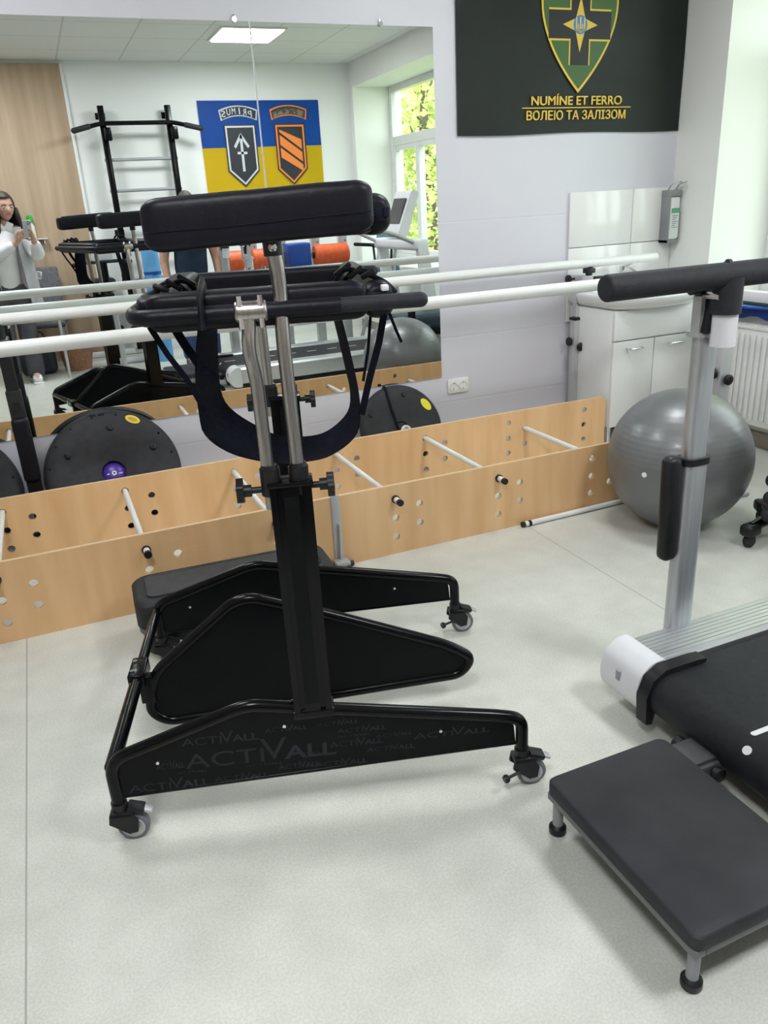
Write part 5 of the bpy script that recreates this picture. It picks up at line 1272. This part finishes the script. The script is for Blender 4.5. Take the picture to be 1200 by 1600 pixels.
for (ax, ay, tx, ty) in ((-.195, -4.22, -.185, -4.06), (-.395, -4.19, -.402, -4.03)):
    bm = skin([Wp(ax, ay, .055), Wp((ax + tx) / 2, (ay + ty) / 2, .048), Wp(tx, ty, .034)], [(0, 1), (1, 2)], [(.045, .050), (.044, .042), (.040, .028)], 2, 1)
    for v in bm.verts: v.co.z = max(v.co.z, .008)
    s_ = fin('shoe', bm, MSHIRT, wm, 180)
    bm = nb(); dv_ = Vector((tx - ax, ty - ay, 0)); pp = [(p.x, p.y) for p in fillet([Wp(ax - .040, ay - .04, 0), Wp(ax + .040, ay - .04, 0), Wp(tx + .040, ty + .035, 0), Wp(tx - .040, ty + .035, 0)], .035, 5, True)]
    prism(bm, pp, lambda a, b, t_: Vector((a, b, t_)), 0, .018); fin('sole', bm, MWHITE, s_)
# phone
ph = thing('phone', 'silver phone held up by the woman in white, three dark lenses on its back', 'phone', (-.018, -4.070, 1.386), .0); ph.rotation_euler = (math.radians(-12), 0, math.radians(-16))
bm = nb(); bx(bm, (0, 0, 0), (.074, .008, .152), .0035, 3); fin('case', bm, noisy('silver_phone', (.40, .41, .42), (.46, .47, .48), 10, .35), ph)
bm = nb(); bx(bm, (0, -.0045, 0), (.069, .001, .146)); fin('screen', bm, mat('dark_screen', (.01, .01, .012), .1), ph)
bm = nb(); bx(bm, (.019, .005, .052), (.030, .003, .034), .003, 2); cm_ = fin('camera_bump', bm, MATS['silver_phone'], ph)
for dx, dz in ((-.007, .009), (-.007, -.009), (.008, 0)):
    bm = nb(); cyl(bm, (.019 + dx, .0062, .052 + dz), (.019 + dx, .0078, .052 + dz), .0058, 16); fin('lens', bm, MBLK, cm_)

grow(wm, 1.05)
# --- the man standing with his back half hidden
mn = thing('person', 'short-haired man in a navy shirt and blue jeans standing beside the orange rollers', 'person', (1.33, -3.98, 0))
V = [Vector(p) for p in ((0, 0, .84), (0, 0, .98), (-.0, .015, 1.14), (.01, .03, 1.27), (.015, .045, 1.345), (.02, .055, 1.40))]
Rr = [(.115, .09), (.115, .09), (.125, .095), (.09, .075), (.058, .058), (.056, .056)]; Eg = [(0, 1), (1, 2), (2, 3), (3, 4), (4, 5)]
for sx in (-1, 1):
    s_ = add(Vector((sx * .19, .02, 1.26)), .058, 3); e_ = add(Vector((sx * .245, .0, .99)), .045, s_); w_ = add(Vector((sx * .235, .09, .78)), .030, e_)
    fingers(V, Eg, Rr, w_, Vector((sx * .232, .105, .74)), (0, .2, -1), (0, 1, .1), (-sx * .5, .3, -.1), thumb=1)
    h_ = add(Vector((sx * .09, 0, .78)), .095, 0); k_ = add(Vector((sx * .11, .01, .45)), .065, h_); a_2 = add(Vector((sx * .12, -.03, .08)), .042, k_); add(Vector((sx * .14, .11, .04)), .035, a_2)
bm = skin(V, Eg, Rr, 2, 0); hd2 = Vector((.02, .075, 1.475)); head_bm(bm, hd2, .5, -.12)
fin('body', bm, MSKIN, mn, 180); MGH = noisy('short_grey_hair', (.05, .04, .035), (.10, .085, .075), 40, .7); face(mn, hd2, 1, .5, -.12, MGH)
bm = nb(); Rm = Matrix.Rotation(.5, 3, 'Z') @ Matrix.Rotation(-.12, 3, 'X'); bmesh.ops.create_uvsphere(bm, u_segments=36, v_segments=24, radius=1); kill = []
for v in bm.verts:
    x, y, z = v.co
    if z < -.25 or (y > .15 and z < .60) or (y > -.1 and z < .1): kill.append(v)
    v.co = hd2 + Rm @ Vector((x * .079, y * .099 - .002, z * .117 + .002))
bmesh.ops.delete(bm, geom=kill, context='VERTS'); bmesh.ops.solidify(bm, geom=bm.faces[:], thickness=.005); fin('hair', bm, MGH, mn, 180)
def mg(name, pts, edges, rad, m): return fin(name, skin([Vector(p) for p in pts], edges, rad, 2, 0), m, mn, 180)
mg('shirt', [(0, 0, .74), (0, 0, .98), (0, .015, 1.14), (.01, .03, 1.26), (.014, .043, 1.335), (.19, .02, 1.26), (.228, .01, 1.12), (-.19, .02, 1.26), (-.228, .01, 1.12)], [(0, 1), (1, 2), (2, 3), (3, 4), (3, 5), (5, 6), (3, 7), (7, 8)], [(.172, .14), (.168, .138), (.182, .142), (.135, .115), (.068, .068), (.075, .075), (.066, .066), (.075, .075), (.066, .066)], noisy('navy_cotton', (.006, .018, .045), (.010, .026, .06), 10, .85))
mg('jeans', [(0, 0, .90), (0, 0, .80), (.10, 0, .66), (.112, .005, .44), (.12, -.025, .05), (-.10, 0, .66), (-.112, .005, .44), (-.12, -.025, .05)], [(0, 1), (1, 2), (2, 3), (3, 4), (1, 5), (5, 6), (6, 7)], [(.160, .13), (.162, .132), (.108, .108), (.086, .086), (.070, .070), (.108, .108), (.086, .086), (.070, .070)], noisy('blue_denim', (.02, .055, .14), (.035, .08, .19), 20, .85))
for sx in (-1, 1):
    bm = skin([Vector((sx * .12, -.045, .06)), Vector((sx * .13, .03, .05)), Vector((sx * .142, .12, .036))], [(0, 1), (1, 2)], [(.050, .056), (.048, .046), (.044, .030)], 2, 1)
    for v in bm.verts: v.co.z = max(v.co.z, .002)
    fin('shoe', bm, MDGREY, mn, 180)

grow(mn, 1.03)
# ================================================================== OUTSIDE: trees beyond the windows
MLEAF = noisy('sunlit_leaves', (.42, .50, .10), (.68, .72, .28), 1.6, .6); MBARK = noisy('bark', (.10, .075, .05), (.16, .12, .085), 8, .9)
bsdf(MLEAF).inputs['Transmission Weight'].default_value = 0.0
def tree(x, y, h, r, label, seed):
    t = thing('tree', label, 'tree', (x, y, -.6)); rnd = random.Random(seed)
    bm = nb(); tube(bm, [(0, 0, 0), (.05, .02, h * .35), (-.04, .05, h * .62), (.03, 0, h * .9)], [.16, .12, .08, .03], 12)
    for k in range(6):
        a = k * 1.1; z = h * (.35 + .08 * k); tube(bm, [(0, 0, z), (r * .5 * math.cos(a), r * .5 * math.sin(a), z + .4), (r * .8 * math.cos(a), r * .8 * math.sin(a), z + .6)], [.05, .03, .012], 8)
    fin('trunk', bm, MBARK, t)
    bm = nb()
    for k in range(6000):
        u_ = Vector((rnd.gauss(0, 1), rnd.gauss(0, 1), rnd.gauss(0, 1))).normalized() * (rnd.random() ** .45)
        c = Vector((u_.x * r, u_.y * r, h * .52 + u_.z * h * .50)); s = .04 + .05 * rnd.random()
        a = Vector((rnd.gauss(0, 1), rnd.gauss(0, 1), rnd.gauss(0, .6))).normalized(); b = a.cross(Vector((rnd.gauss(0, 1), rnd.gauss(0, 1), rnd.gauss(0, 1)))).normalized()
        vs = [bm.verts.new(c + a * s), bm.verts.new(c + b * s * .55), bm.verts.new(c - a * s), bm.verts.new(c - b * s * .55)]; bm.faces.new(vs)
    fin('crown', bm, MLEAF, t)
tree(6.1, -8.4, 4.8, 1.5, 'leafy tree outside the far window, close to the glass', 1)
tree(7.6, -11.8, 5.6, 2.0, 'leafy tree outside the far window, further from the glass', 2)
tree(6.5, .5, 4.8, 1.5, 'leafy tree outside the window by the basin', 3)
bm = nb(); b2(bm, (WX + .6, -16, -.75), (22, 10, -.6)); struct(fin('ground', bm, noisy('grass', (.16, .24, .06), (.26, .34, .10), 3, .9)), 'green ground outside the windows')
